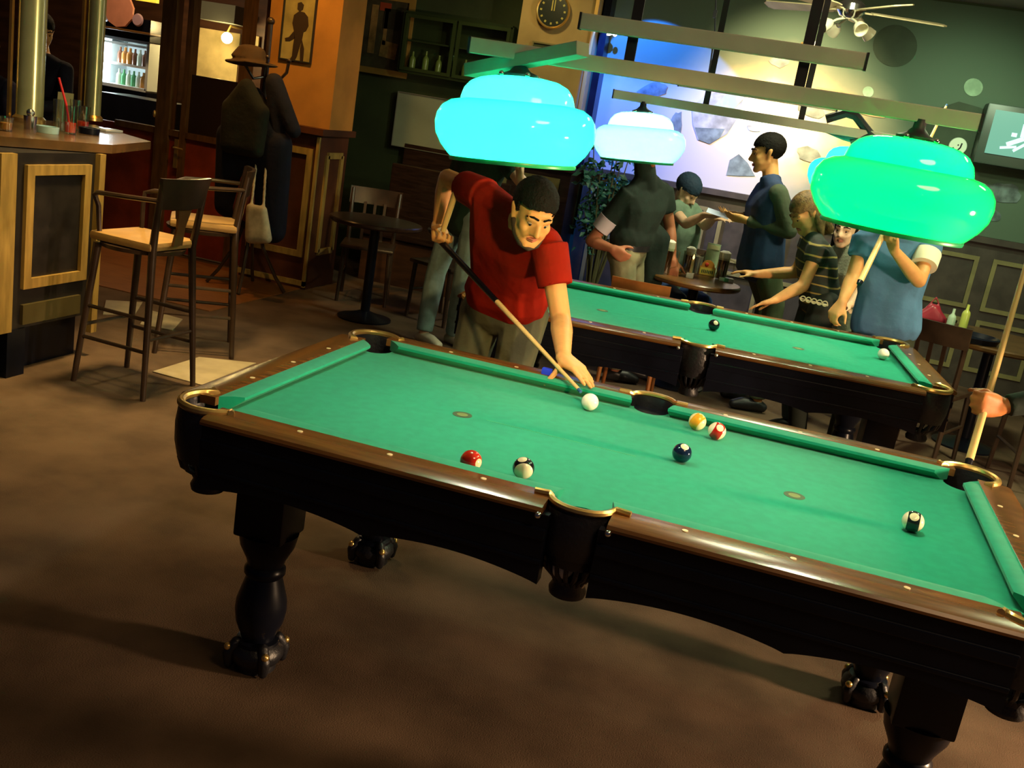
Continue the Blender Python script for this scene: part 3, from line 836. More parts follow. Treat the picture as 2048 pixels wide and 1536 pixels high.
for k in range(4):
    a = math.radians(30 + 90 * k)
    d = V((math.cos(a), math.sin(a), 0))
    q = MB(); q.tube([d * 0.03 + V((0, 0, -0.05)), d * 0.09 + V((0, 0, -0.07)), d * 0.12 + V((0, 0, -0.09))], 0.008, 8)
    rt = V((0, 0, -1)).rotation_difference((d + V((0, 0, -0.6))).normalized()).to_matrix()
    q.lathe([(0.02, 0.0), (0.04, -0.03), (0.048, -0.075), (0.044, -0.075), (0.036, -0.03), (0.016, 0.0)], d * 0.12 + V((0, 0, -0.09)), 18, rot=rt)
    q.build('lamp_cup', mat('frosted cup', (0.65, 0.62, 0.45), 0.25), t)

# ================================================================== CLOCK AND PICTURES
p = aty(1107, 22, 6.58)
rc = 0.133
t = thing('wall_clock', 'round black wall clock with gold rim, both hands near twelve', 'clock', (p.x, p.y, p.z))
RX = Matrix.Rotation(PI / 2, 3, 'X')
b = MB(); b.lathe([(0, 0.0), (rc, 0.0), (rc, 0.02), (0, 0.02)], n=48, rot=RX); b.build('dial', mat('black dial', (0.010, 0.014, 0.010), 0.3), t)
b = MB(); b.lathe([(rc, 0.0), (rc + 0.014, 0.0), (rc + 0.016, 0.02), (rc + 0.008, 0.032), (rc - 0.002, 0.024), (rc, 0.0)], n=48, rot=RX); b.build('rim', M_gold, t)
b = MB(); b.box((-0.010, -0.025, 0.04), (0.010, 0.003, 0.085)); b.box((0.012, -0.026, 0.05), (0.008, 0.003, 0.105)); b.build('hands', mat('gold hands', (0.35, 0.28, 0.06), 0.4), t, smooth=False)
b = MB()
for k in range(12):
    a = 2 * PI * k / 12
    b.box((0.105 * math.sin(a), -0.022, 0.105 * math.cos(a)), (0.016, 0.003, 0.018), Matrix.Rotation(a, 3, 'Y'))
b.build('hour_marks', mat('gold marks', (0.30, 0.26, 0.06), 0.4), t, smooth=False)
def framed(name, label, cat, u0, v0, u1, v1, y, fr, mf, mp, shapes=(), mount=0.02):
    a, c = aty(u0, v0, y), aty(u1, v1, y)
    t = thing(name, label, cat, ((a.x + c.x) / 2, y, (a.z + c.z) / 2))
    W, H = c.x - a.x, a.z - c.z
    b = MB(); panel_frame(b, -W / 2, W / 2, -H / 2, H / 2, 0, fr, 0.03); b.build('frame', mf, t, smooth=False)
    b = MB(); b.box((0, 0.008, 0), (W - 2 * fr, 0.012, H - 2 * fr)); b.build('picture', mp, t, smooth=False)
    for nm, mt, boxes in shapes:
        b = MB()
        for (x, z, w2, h2, r) in boxes: b.box((x * W, -0.001, z * H), (w2 * W, 0.004, h2 * H), Matrix.Rotation(r, 3, 'Y'))
        b.build(nm, mt, t, smooth=False)
    return t
framed('picture_frame', 'wood framed picture hanging on the dark wall left of the clock', 'picture', 722, -20, 812, 158, YB - 0.05, 0.055, mat('ochre frame', (0.26, 0.16, 0.035), 0.5, var=0.15), mat('picture ground', (0.05, 0.045, 0.025), 0.4, var=0.3, scale=12),
       [('pale shapes', mat('picture tan', (0.24, 0.15, 0.05), 0.5, var=0.3, scale=14), [(-0.2, 0.05, 0.12, 0.6, 0), (0.12, -0.18, 0.3, 0.2, 0.1), (0.02, 0.1, 0.06, 0.45, 0)]),
        ('dark shapes', mat('picture dark', (0.02, 0.02, 0.012), 0.4), [(0.12, 0.2, 0.3, 0.25, 0)]), ('red shapes', mat('picture red', (0.28, 0.05, 0.02), 0.4), [(-0.02, 0.34, 0.2, 0.1, 0)])])
framed('notice_board', 'plain pale grey board on the dark wall beside the left shade', 'board', 797, 182, 935, 318, YB - 0.05, 0.006, mat('grey edge', (0.2, 0.2, 0.17), 0.5), mat('pale grey board', (0.30, 0.33, 0.25), 0.7, var=0.08, scale=3))
framed('small_plaque', 'small dark plaque on the tan pier under the clock', 'plaque', 1066, 82, 1142, 122, 6.60, 0.012, M_tan2, mat('plaque dark', (0.045, 0.06, 0.03), 0.4, var=0.2))
# glazed cabinet with bottles, green lit, between picture and pier
a, c = aty(815, 25, YB - 0.12), aty(1010, 175, YB - 0.12)
t = thing('wall_cabinet', 'dark glazed wall cabinet behind the left lamp shade', 'cabinet', ((a.x + c.x) / 2, YB - 0.12, (a.z + c.z) / 2))
W, H = c.x - a.x, a.z - c.z
b = MB(); b.box((0, 0.09, 0), (W, 0.02, H)); b.box((0, 0.03, H / 2), (W, 0.14, 0.03)); b.box((0, 0.03, -H / 2), (W, 0.14, 0.03)); b.box((-W / 2, 0.03, 0), (0.03, 0.14, H)); b.box((W / 2, 0.03, 0), (0.03, 0.14, H)); b.box((0, 0.03, 0.02), (W, 0.12, 0.015))
b.build('carcass', mat('dark green cabinet', (0.02, 0.035, 0.012), 0.4), t, smooth=False)
for sx in (-1, 1):
    b = MB(); panel_frame(b, sx * W / 4 - W / 4 + 0.01, sx * W / 4 + W / 4 - 0.01, -H / 2 + 0.01, H / 2 - 0.01, -0.045, 0.03, 0.02); b.build('door', mat('green cabinet door', (0.03, 0.05, 0.015), 0.4), t, smooth=False)
def bottle(label, loc, h, r, mt, group, cap=None):
    b = MB(); b.lathe([(0, 0), (r, 0), (r, h * 0.58), (r * 0.85, h * 0.68), (r * 0.36, h * 0.78), (r * 0.34, h), (0, h)], n=14)
    o = b.build('bottle', mt); o.location = loc
    return tag(o, label, 'bottle', group)

for k in range(5):  # bottles put in for the reflections on the cabinet glass
    bottle('dim green bottle standing in for a glass reflection, number %s from the left inside the dark glazed wall cabinet' % ['one', 'two', 'three', 'four', 'five'][k], (a.x + 0.10 + 0.13 * k, YB - 0.10, (a.z + c.z) / 2 - H / 2 + 0.017), 0.17 + 0.02 * (k % 2), 0.03, mat('dim green bottle', (0.10, 0.16, 0.04), 0.2), 'bottles in the wall cabinet')
# ================================================================== BAR COUNTER
ZT = 1.15
bc = thing('bar_counter', 'dark bar counter with light framed panel and overhanging top at left', 'bar counter', (-2.2, 1.9, 0))
M_bartop = mat('bar top wood', (0.10, 0.05, 0.018), 0.25, var=0.25, scale=6)
M_panel = mat('dark panel', (0.016, 0.013, 0.012), 0.35, var=0.3)
top = [atz(-60, 268, ZT), atz(120, 282, ZT), atz(225, 290, ZT), atz(302, 283, ZT), atz(190, 250, ZT), atz(-60, 225, ZT)]
b = MB(); b.prism([(p.x + 2.2, p.y - 1.9) for p in top], lambda p: (p[0], p[1], ZT - 0.045), lambda p: (p[0], p[1], ZT)); b.build('top', M_bartop, bc, smooth=False)
b = MB(); b.box((-0.30, -0.35, 0.67), (0.56, 1.6, 0.86)); b.build('body', M_panel, bc, smooth=False)
b = MB(); b.box((-0.32, -0.35, 0.12), (0.44, 1.5, 0.24)); b.build('plinth', M_black, bc, smooth=False)
def xframe(bm, y0, y1, z0, z1, x, wd=0.05, th=0.025):
    bm.box((x, (y0 + y1) / 2, z0 + wd / 2), (th, y1 - y0, wd)); bm.box((x, (y0 + y1) / 2, z1 - wd / 2), (th, y1 - y0, wd))
    bm.box((x, y0 + wd / 2, (z0 + z1) / 2), (th, wd, z1 - z0 - 2 * wd)); bm.box((x, y1 - wd / 2, (z0 + z1) / 2), (th, wd, z1 - z0 - 2 * wd))
b = MB(); xframe(b, -0.115, 0.345, 0.44, 1.045, -0.012); b.build('panel_frame', M_tan, bc, smooth=False)
b = MB(); b.box((-0.008, -0.245, 0.67), (0.035, 0.10, 0.86)); b.build('stile', M_tan, bc, smooth=False); b = MB(); b.box((-0.008, 0.415, 0.62), (0.035, 0.045, 0.96)); b.build('stile', M_tan, bc, smooth=False)
b = MB(); b.box((-0.012, 0.10, 0.31), (0.02, 0.42, 0.10)); b.build('kick_board', mat('olive kick board', (0.06, 0.045, 0.012), 0.5), bc, smooth=False)
b = MB(); b.box((-0.06, -0.14, 0.12), (0.10, 0.12, 0.24)); b.build('leg', M_black, bc, smooth=False)

M_post = mat('brass clad post', (0.40, 0.42, 0.20), 0.25, metal=0.45, var=0.08)
for (u, lab, r) in ((58, 'left thick polished post rising from the bar counter', 0.075), (183, 'right polished post rising from the bar counter', 0.055)):
    p = atz(u, 243 if u < 100 else 240, ZT)
    t = thing('bar_post', lab, 'post', (p.x, p.y, ZT), group='posts on the bar counter')
    b = MB(); b.lathe([(r, 0.0), (r, 1.925)], n=24); b.build('shaft', M_post, t)
    b = MB(); b.lathe([(r + 0.015, 0.0), (r + 0.015, 0.02), (r, 0.035)], n=24); b.build('collar', M_gold, t)
    b = MB(); b.box((-r * 1.1, -r * 0.9, 0.5), (0.018, 0.018, 1.0)); b.build('brass_edge', M_gold, t, smooth=False)

# things on the bar
M_gl = mat_glass('clear glass', (0.92, 0.94, 0.85), 0.03, 0.22)
M_redl = mat('red drink', (0.85, 0.05, 0.015), 0.15, emit=None)
def tumbler(u, v, h, r, label, liquid=None, fill=0.6, name='drinking_glass', z=ZT, group='glasses on the bar', pos=None):
    p = pos if pos is not None else atz(u, v, z)
    t = thing(name, label, 'glass', (p.x, p.y, z), group=group)
    b = MB(); b.lathe([(0, 0.0), (r * 0.82, 0.0), (r, h), (r * 0.93, h), (r * 0.76, 0.008), (0, 0.008)], n=20); b.build('glass_wall', M_gl, t)
    if liquid:
        b = MB(); b.lathe([(0, 0.01), (r * 0.74, 0.01), (r * 0.74 + (r * 0.17) * fill, h * fill), (0, h * fill)], n=20); b.build('drink', liquid, t)
    return t
g1 = tumbler(140, 268, 0.15, 0.036, 'tall glass of red drink with a red straw on the bar', M_redl, 0.42)
b = MB(); b.tube([(0.0, 0.0, 0.02), (-0.01, -0.03, 0.16), (-0.03, -0.07, 0.29)], 0.006, 8); b.build('straw', mat('red straw', (0.7, 0.02, 0.02), 0.4), g1)
tumbler(165, 262, 0.14, 0.04, 'second glass of red drink right of the straw glass', M_redl, 0.4)
tumbler(118, 262, 0.17, 0.035, 'tall empty glass behind the straw glass on the bar')
tumbler(150, 255, 0.16, 0.035, 'tall clear glass farthest back behind the red drinks')
tumbler(12, 262, 0.07, 0.035, 'short glass with amber drink at the left end of the bar', mat('amber drink', (0.6, 0.22, 0.02), 0.2), 0.6)
def ashtray(u, v, label, mt, r=0.055, z=ZT, group='ashtrays on the bar'):
    p = atz(u, v, z); b = MB()
    b.lathe([(0, 0.0), (r, 0.0), (r * 1.05, 0.035), (r * 0.8, 0.035), (r * 0.7, 0.012), (0, 0.012)], n=20)
    o = b.build('ashtray', mt); o.location = (p.x, p.y, z + 0.0005); return tag(o, label, 'ashtray', group)
ashtray(95, 266, 'glassy blue white ashtray on the bar before the thick post', mat('blue glass ashtray', (0.35, 0.55, 0.6), 0.08, spec=0.8))
ashtray(178, 268, 'black ashtray on the bar beside the red drink', M_black)
p = atz(215, 262, ZT)
b = MB(); b.box((0, 0, 0), (0.10, 0.16, 0.012), bev=0.002); o = b.build('paper_stack', M_white); o.location = (p.x, p.y, ZT + 0.0065); tag(o, 'white folded papers on the pointed right end of the bar', 'papers')
p = atz(60, 258, ZT)
b = MB(); b.lathe([(0, 0), (0.03, 0), (0.034, 0.07), (0, 0.07)], n=16); b.ball((0.0, 0.0, 0.085), 0.022, 2); o = b.build('sugar_pot', M_chrome); o.location = (p.x, p.y, ZT + 0.0005); tag(o, 'small shiny metal pot on the bar by the thick post', 'pot')
p = atz(128, 246, ZT)
b = MB(); b.box((0, 0, 0.09), (0.09, 0.006, 0.18), Matrix.Rotation(0.15, 3, 'X')); o = b.build('menu_card', mat('olive card', (0.35, 0.32, 0.14), 0.6)); o.location = (p.x, p.y, ZT + 0.002); o.rotation_euler = (0, 0, 0.9)
tag(o, 'pale upright drinks card standing behind the glasses on the bar', 'menu card')

# ================================================================== BACK BAR
def bx(name, label, cat, u0, v0, u1, v1, y, depth, mt, kind=None):
    a, c = aty(u0, v0, y), aty(u1, v1, y)
    b = MB(); b.box(((a.x + c.x) / 2, y + depth / 2, (a.z + c.z) / 2), (abs(c.x - a.x), depth, abs(a.z - c.z)), bev=0.004)
    o = b.build(name, mt, smooth=False)
    if kind: struct(o)
    else: tag(o, label, cat)
    return o
# glazed partition: lower panel, posts, head rail
M_post2 = mat('brown post wood', (0.10, 0.050, 0.018), 0.3, var=0.25, scale=5, stretch=(6, 6, 1))
b = MB()
yp = 5.42
for u, wd in ((330, 0.13), (372, 0.05), (482, 0.07)):
    x = aty(u, 250, yp).x
    b.box((x, yp, 1.53), (wd, 0.10, 3.06))
b.box((aty(400, 250, yp).x + 0.15, yp, 1.02), (1.9, 0.08, 0.05)); b.box((aty(400, 250, yp).x, yp, 2.9), (1.9, 0.08, 0.3))
PART = struct(b.build('partition', M_post2, smooth=False))
b = MB(); b.box((aty(400, 250, yp).x - 0.1, yp + 0.01, 0.52), (2.0, 0.05, 1.0)); struct(b.build('partition_panel', M_red, smooth=False))
b = MB(); b.box((aty(425, 260, yp).x, yp + 0.01, 1.28), (0.62, 0.03, 0.48)); struct(b.build('door_panel', mat('dark door panel', (0.022, 0.012, 0.008), 0.35), smooth=False))
p = aty(345, 262, yp - 0.07); q = aty(350, 300, yp - 0.07)
t = thing('door_handle', 'brass plate with lever handle', 'door handle', (q.x, q.y + 0.015, q.z)); t.parent = PART; del t['category']
b = MB(); b.box((0, 0, -0.03), (0.035, 0.01, 0.24)); b.build('plate', M_gold, t, smooth=False)
b = MB(); b.tube([(0, 0, 0.02), (0, -0.04, 0.02), (0.09, -0.045, 0.018)], 0.008, 8); b.build('lever', M_gold, t)
p = aty(310, 228, yp - 0.08)
b = MB(); b.ball((0, 0, 0), 0.022, 2, (0.6, 0.6, 1.4)); b.tube([(0, 0, 0), (0, 0.05, 0)], 0.008, 6); o = b.build('door_knob', M_gold); o.location = (p.x - 0.02, p.y + 0.02, p.z); o.parent = PART

# refrigerator with lit glass door
yf = 6.6
a, c = aty(198, 70, yf), aty(292, 182, yf)
fx, fz, fw, fh = (a.x + c.x) / 2, (a.z + c.z) / 2, c.x - a.x, a.z - c.z
fr = thing('drinks_fridge', 'lit drinks fridge with bottles behind the bar', 'fridge', (fx, yf, 0))
z0, z1 = fz - fh / 2, fz + fh / 2
M_frin = mat('fridge lining', (0.75, 0.80, 0.80), 0.4)
b = MB(); b.box((0, 0.45, fz), (fw, 0.03, fh)); b.box((0, 0.22, z0), (fw, 0.46, 0.03)); b.box((0, 0.22, z1), (fw, 0.46, 0.03)); b.box((-fw / 2, 0.22, fz), (0.03, 0.46, fh)); b.box((fw / 2, 0.22, fz), (0.03, 0.46, fh)); b.build('lining', M_frin, fr, smooth=False)
b = MB(); b.box((0, 0.2, z0 / 2), (fw + 0.08, 0.5, z0 - 0.03)); b.box((0, 0.2, z1 + 0.11), (fw + 0.08, 0.5, 0.2)); b.build('body', M_black, fr, smooth=False)
for k in range(2):
    zz = z0 + fh * (0.47 if k == 0 else 0.9)
    b = MB(); b.box((0, 0.18, zz), (fw - 0.04, 0.34, 0.022)); b.build('shelf', M_white, fr, smooth=False)
b = MB(); b.tube([(-fw / 2 + 0.06, 0.06, z0 + 0.03), (-fw / 2 + 0.06, 0.06, z1 - 0.02)], 0.035, 12); b.build('light_tube', mat('fridge tube', (1, 1, 1), emit=(0.75, 0.92, 1.0), estr=9), fr)
lamp('POINT', 'fridge_light', (fx - fw / 2 + 0.11, yf + 0.0, fz), 5, (0.8, 0.95, 1.0), size=0.05)
bm_ = [mat('green glass bottle', (0.10, 0.35, 0.14), 0.2), mat('amber bottle', (0.40, 0.16, 0.03), 0.2), mat('pale bottle', (0.55, 0.60, 0.45), 0.2), mat('brown bottle', (0.16, 0.06, 0.03), 0.25)]
cn = ['green', 'amber', 'pale', 'brown']
seq = [[2, 0, 2, 0, 2, 1, 0], [3, 1, 1, 3, 2, 3]]
for r_ in range(2):
    for k, ci in enumerate(seq[r_]):
        x = fx - fw / 2 + 0.15 + k * (fw - 0.2) / 6.5
        zz = z0 + 0.016 if r_ == 0 else z0 + fh * 0.47 + 0.0115
        ordn = ['first', 'second', 'third', 'fourth', 'fifth', 'sixth', 'seventh'][k]
        bottle('%s bottle, %s from left on the %s fridge shelf' % (cn[ci], ordn, 'lower' if r_ == 0 else 'upper'), (x, yf + 0.14, zz), fh * (0.33 if r_ == 0 else 0.34), 0.028 if ci != 1 else 0.036, bm_[ci], 'bottles in the fridge')
# pinkish round sign and small plates above the fridge
p = aty(240, 20, 6.5)
b = MB(); b.lathe([(0, 0.02), (0.16, 0.02), (0.165, 0.0), (0, 0.0)], n=10, rot=RX @ Matrix.Rotation(0.2, 3, 'Z')); o = b.build('round_shield', mat('salmon shield', (0.62, 0.26, 0.17), 0.6, var=0.08), angle=20); o.location = p
tag(o, 'salmon pink many sided shield on the back bar above the fridge', 'shield')
p = aty(276, 40, 6.5)
b = MB(); b.lathe([(0, 0.02), (0.05, 0.018), (0.06, 0.0), (0, 0)], n=20, rot=RX); o = b.build('plate', mat('lilac plate', (0.45, 0.30, 0.38), 0.25)); o.location = p; tag(o, 'small lilac plate hanging right of the pink shield', 'plate')
p = aty(211, 34, 6.5)
b = MB(); b.lathe([(0, 0.02), (0.035, 0.018), (0.042, 0.0), (0, 0)], n=20, rot=RX); o = b.build('plate', mat('pale blue plate', (0.5, 0.55, 0.7), 0.25)); o.location = p; tag(o, 'small pale blue plate hanging left of the pink shield', 'plate')
bx('lit_panel', 'yellow lit lamp panel above the pink shield', 'light panel', 266, -12, 312, 6, 6.5, 0.05, mat('yellow lit panel', (0.5, 0.35, 0.02), emit=(1.0, 0.65, 0.05), estr=0.9))
bx('shelf_board', 'brown shelf board between pink shield and fridge', 'shelf', 205, 55, 300, 66, 6.4, 0.25, mat('shelf wood', (0.16, 0.075, 0.02), 0.4))
bx('back_counter', 'dark back counter cabinet under the lit fridge', 'cabinet', 196, 182, 312, 480, 6.0, 0.45, mat('blue black cabinet', (0.012, 0.014, 0.028), 0.4, var=0.2))
# lit service room seen through the door glass
a = aty(400, 55, 7.52); c = aty(470, 185, 7.52)
b = MB(); b.box(((a.x + c.x) / 2, 7.53, (a.z + c.z) / 2), (c.x - a.x, 0.02, a.z - c.z)); tag(b.build('pantry_panel', mat('cream panel', (0.60, 0.48, 0.22), 0.7, var=0.15, scale=6), smooth=False), 'cream wall panel glowing under the globe lamp', 'wall panel')
p = aty(454, 76, 7.2)
t = thing('globe_lamp', 'bright yellow white globe lamp behind the bar', 'lamp', (p.x, p.y, p.z))
b = MB(); b.ball((0, 0, 0), 0.055, 3); b.build('globe', mat('globe glow', (1, 1, 1), emit=(1.0, 0.80, 0.38), estr=14), t)
b = MB(); b.tube([(0, 0, 0.05), (0, 0.05, 0.12), (0, 0.32, 0.12)], 0.012, 8); b.build('arm', M_gold, t)
lamp('POINT', 'globe_light', (p.x, p.y - 0.09, p.z), 22, (1.0, 0.72, 0.28), size=0.06)
bx('grey_hood', 'grey green hood above the globe lamp', 'hood', 398, 0, 468, 48, 7.1, 0.3, mat('grey hood', (0.11, 0.12, 0.10), 0.4))
bx('small_sign', 'small pale square sign with dark mark right of the globe lamp', 'sign', 486, 68, 516, 98, 7.5, 0.03, mat('pale sign', (0.45, 0.36, 0.16), 0.6))

# ================================================================== FURNITURE
M_stool = mat('dark bentwood', (0.030, 0.017, 0.010), 0.28, spec=0.5, var=0.3)
M_seat = mat('tan seat pad', (0.30, 0.17, 0.05), 0.55, var=0.12, bump=0.1)
def make_stool(label, loc, rz):
    t = thing('bar_stool', label, 'bar stool', loc, rz, 'bar stools')
    zs = 0.74
    tops = {(-1, -1): (-0.15, -0.15), (-1, 1): (-0.15, 0.15), (1, -1): (0.165, -0.15), (1, 1): (0.165, 0.15)}
    for (sx, sy), (x, y) in tops.items():
        q = MB()
        f = V((sx * 0.215, sy * 0.195, 0.0))
        if sx < 0: pts = [f, V((x, y, zs - 0.02))]; rr = [0.014, 0.02]
        else: pts = [f, V((x + 0.01, y, zs)), V((x + 0.03, y + sy * 0.01, 0.90)), V((x + 0.055, y + sy * 0.015, 1.09))]; rr = [0.014, 0.02, 0.017, 0.014]
        q.tube(pts, rr, 10); q.build('leg', M_stool, t)
    q = MB(); q.lathe([(0, zs - 0.03), (0.20, zs - 0.03), (0.205, zs - 0.01), (0, zs - 0.005)], n=32); q.build('seat_frame', M_stool, t)
    q = MB(); q.box((0, 0, zs + 0.015), (0.37, 0.36, 0.045), bev=0.02); q.build('seat', M_seat, t)
    def foot(z, sx, sy):
        k = z / zs; tx, ty = tops[(sx, sy)]
        return V((sx * 0.215 + (tx - sx * 0.215) * k, sy * 0.195 + (ty - sy * 0.195) * k, z))
    for (a, b2, z) in (((-1, -1), (1, -1), 0.24), ((-1, 1), (1, 1), 0.24), ((-1, -1), (-1, 1), 0.30), ((1, -1), (1, 1), 0.30), ((-1, -1), (1, -1), 0.40), ((-1, 1), (1, 1), 0.40)):
        q = MB(); q.tube([foot(z, *a), foot(z, *b2)], 0.010, 8); q.build('rung', M_stool, t)
    q = MB()
    n = 10
    poly = []
    for i in range(n + 1):
        y = -0.185 + 0.37 * i / n
        poly.append((0.215 + 0.03 * (1 - (y / 0.185) ** 2), y))
    q.prism(poly + [(x + 0.02, y) for x, y in poly[::-1]], lambda p: (p[0] - 0.022, p[1] * 0.82, 0.945), lambda p: (p[0], p[1], 1.095)); q.build('top_rail', M_stool, t)
    q = MB(); q.prism([(-0.035, 0.76), (0.035, 0.76), (0.028, 0.85), (0.05, 0.95), (-0.05, 0.95), (-0.028, 0.85)], lambda p: (0.19 + (p[1] - 0.76) * 0.16, p[0], p[1]), lambda p: (0.203 + (p[1] - 0.76) * 0.16, p[0], p[1]))
    q.build('splat', mat('brown splat', (0.11, 0.05, 0.015), 0.35, var=0.2), t, smooth=False)
    for sy in (-1, 1):
        q = MB(); q.tube([(0.21, sy * 0.165, 0.985), (0.05, sy * 0.215, 0.98), (-0.12, sy * 0.205, 0.97), (-0.16, sy * 0.18, 0.955), (-0.15, sy * 0.16, 0.90), (-0.14, sy * 0.15, 0.73)], 0.012, 8); q.build('arm_rest', M_stool, t)
    return t
S1 = make_stool('nearest bar stool with tan seat and curved arms before the bar panel', (-1.75, 2.08, 0), math.radians(-4))
S2 = dup(S1, (-1.95, 2.92, 0), math.radians(33), 'farther bar stool behind the first one, before the red panel')

# coat stand with coats, hat and bag
cs = thing('coat_stand', 'bentwood coat stand with splayed legs before the ochre pier', 'coat stand', (-2.66, 4.72, 0))
for k in range(4):
    a = math.radians(20 + 90 * k)
    d = V((math.cos(a), math.sin(a), 0))
    q = MB(); q.tube([d * 0.30 + V((0, 0, 0.012)), d * 0.22 + V((0, 0, 0.12)), d * 0.10 + V((0, 0, 0.34)), d * 0.03 + V((0, 0, 0.62))], 0.014, 8); q.build('leg', M_stool, cs)
q = MB(); q.tube([(0, 0, 0.45), (0, 0, 2.0)], 0.02, 10); q.ball((0, 0, 2.0), 0.03, 2); q.build('pole', M_stool, cs)
for k in range(6):
    a = math.radians(60 * k)
    d = V((math.cos(a), math.sin(a), 0))
    q = MB(); q.tube([d * 0.02 + V((0, 0, 1.60)), d * 0.10 + V((0, 0, 1.58)), d * 0.17 + V((0, 0, 1.66)), d * 0.18 + V((0, 0, 1.74))], 0.010, 8); q.ball(d * 0.18 + V((0, 0, 1.745)), 0.016, 2); q.build('hook', M_stool, cs)
def coat(label, pts, mt, vox=0.016):
    q = MB()
    for h in pts: q.hull(h)
    o = q.remesh('coat', mt, None, vox, 6)
    return tag(o, label, 'coat', 'coats on the coat stand')
cx, cy = -2.66, 4.72
M_navy = mat('navy cloth', (0.003, 0.004, 0.014), 0.9, var=0.25, scale=6, bump=0.4, bscale=20)
M_olive = mat('dark olive cloth', (0.009, 0.010, 0.005), 0.9, var=0.35, scale=7, bump=0.4, bscale=20)
coat('long dark navy coat hanging on the coat stand', [[((cx - 0.02, cy - 0.10, 1.46), 0.07), ((cx - 0.20, cy - 0.08, 1.15), 0.09), ((cx + 0.2, cy - 0.10, 1.15), 0.09)],
     [((cx - 0.22, cy - 0.08, 1.15), 0.09), ((cx + 0.22, cy - 0.10, 1.15), 0.10), ((cx - 0.20, cy - 0.06, 0.62), 0.09), ((cx + 0.22, cy - 0.06, 0.50), 0.10)]], M_navy)
coat('olive jacket hanging over the navy coat on the coat stand', [[((cx - 0.03, cy - 0.20, 1.52), 0.06), ((cx - 0.15, cy - 0.19, 1.36), 0.06), ((cx + 0.09, cy - 0.20, 1.36), 0.06)],
     [((cx - 0.16, cy - 0.19, 1.36), 0.06), ((cx + 0.11, cy - 0.20, 1.36), 0.06), ((cx - 0.15, cy - 0.19, 1.08), 0.06), ((cx + 0.10, cy - 0.20, 1.08), 0.06)]], M_olive)
coat('black jacket sleeve shape hanging at the right of the coat stand', [[((cx + 0.14, cy - 0.12, 1.58), 0.07), ((cx + 0.34, cy - 0.12, 1.26), 0.055)], [((cx + 0.14, cy - 0.12, 1.58), 0.07), ((cx + 0.22, cy - 0.10, 1.12), 0.06)]], mat('black cloth', (0.006, 0.006, 0.014), 0.9, var=0.2, bump=0.3, bscale=30))
q = MB(); q.hull([((cx - 0.10, cy - 0.08, 1.72), (0.14, 0.12, 0.045)), ((cx - 0.09, cy - 0.08, 1.78), (0.105, 0.09, 0.035))]); q.hull([((cx - 0.02, cy - 0.10, 1.69), (0.16, 0.14, 0.02)), ((cx - 0.16, cy - 0.10, 1.675), (0.12, 0.12, 0.02))])
tag(q.remesh('hat', mat('brown felt hat', (0.05, 0.027, 0.010), 0.9, var=0.2), None, 0.01, 4), 'brown felt hat resting on top of the coat stand', 'hat')
p = aty(512, 445, 4.45)
q = MB(); q.hull([((p.x - 0.06, p.y, p.z + 0.10), 0.03), ((p.x + 0.05, p.y, p.z + 0.10), 0.03), ((p.x - 0.03, p.y, p.z - 0.12), 0.045), ((p.x + 0.10, p.y, p.z - 0.10), 0.04)])
q.tube([(p.x - 0.05, p.y, p.z + 0.1), (p.x - 0.10, p.y + 0.1, p.z + 0.42), (p.x - 0.10, p.y + 0.14, p.z + 0.60), (p.x - 0.02, p.y + 0.10, p.z + 0.42), (p.x + 0.05, p.y, p.z + 0.1)], 0.012, 8)
tag(q.remesh('bag', mat('cream bag', (0.48, 0.42, 0.27), 0.7, var=0.25, scale=12), None, 0.009, 3), 'cream shoulder bag hanging low on the coat stand', 'bag')
q = MB(); p2 = aty(494, 360, 4.5); q.hull([((p2.x, p2.y, p2.z), 0.05), ((p2.x - 0.02, p2.y, p2.z - 0.22), 0.07), ((p2.x + 0.03, p2.y, p2.z - 0.25), 0.06)])
tag(q.remesh('scarf', mat('dark red scarf', (0.09, 0.012, 0.008), 0.9, var=0.4, scale=9), None, 0.012, 4), 'dark red scarf hanging at the left of the coat stand', 'scarf')
# poster on the ochre pier
po = framed('poster', 'poster of a dark standing figure on the ochre pier', 'poster', 571, -18, 622, 128, 5.20, 0.01, mat('poster edge', (0.02, 0.02, 0.02), 0.5), mat('poster ground', (0.33, 0.26, 0.10), 0.5, var=0.25, scale=6))
b = MB()
def pz(u, v):
    q = aty(u, v, 5.2) - V(po.location); return (q.x, q.z)
for poly in ([(596, 6), (603, 4), (608, 10), (606, 19), (600, 23), (595, 18)],
             [(588, 30), (599, 22), (609, 25), (616, 34), (617, 52), (612, 62), (607, 64), (604, 80), (598, 98), (594, 112), (588, 124), (576, 124), (584, 112), (586, 92), (589, 74), (588, 62), (585, 46)],
             [(588, 62), (578, 74), (570, 76), (571, 82), (580, 82), (590, 76)], [(604, 80), (608, 98), (606, 122), (600, 123), (600, 98)]):
    b.prism([pz(*q) for q in poly], lambda p: (p[0], -0.002, p[1]), lambda p: (p[0], 0.002, p[1]))
b.build('figure', mat('poster dark figure', (0.035, 0.018, 0.010), 0.6), po, smooth=False)
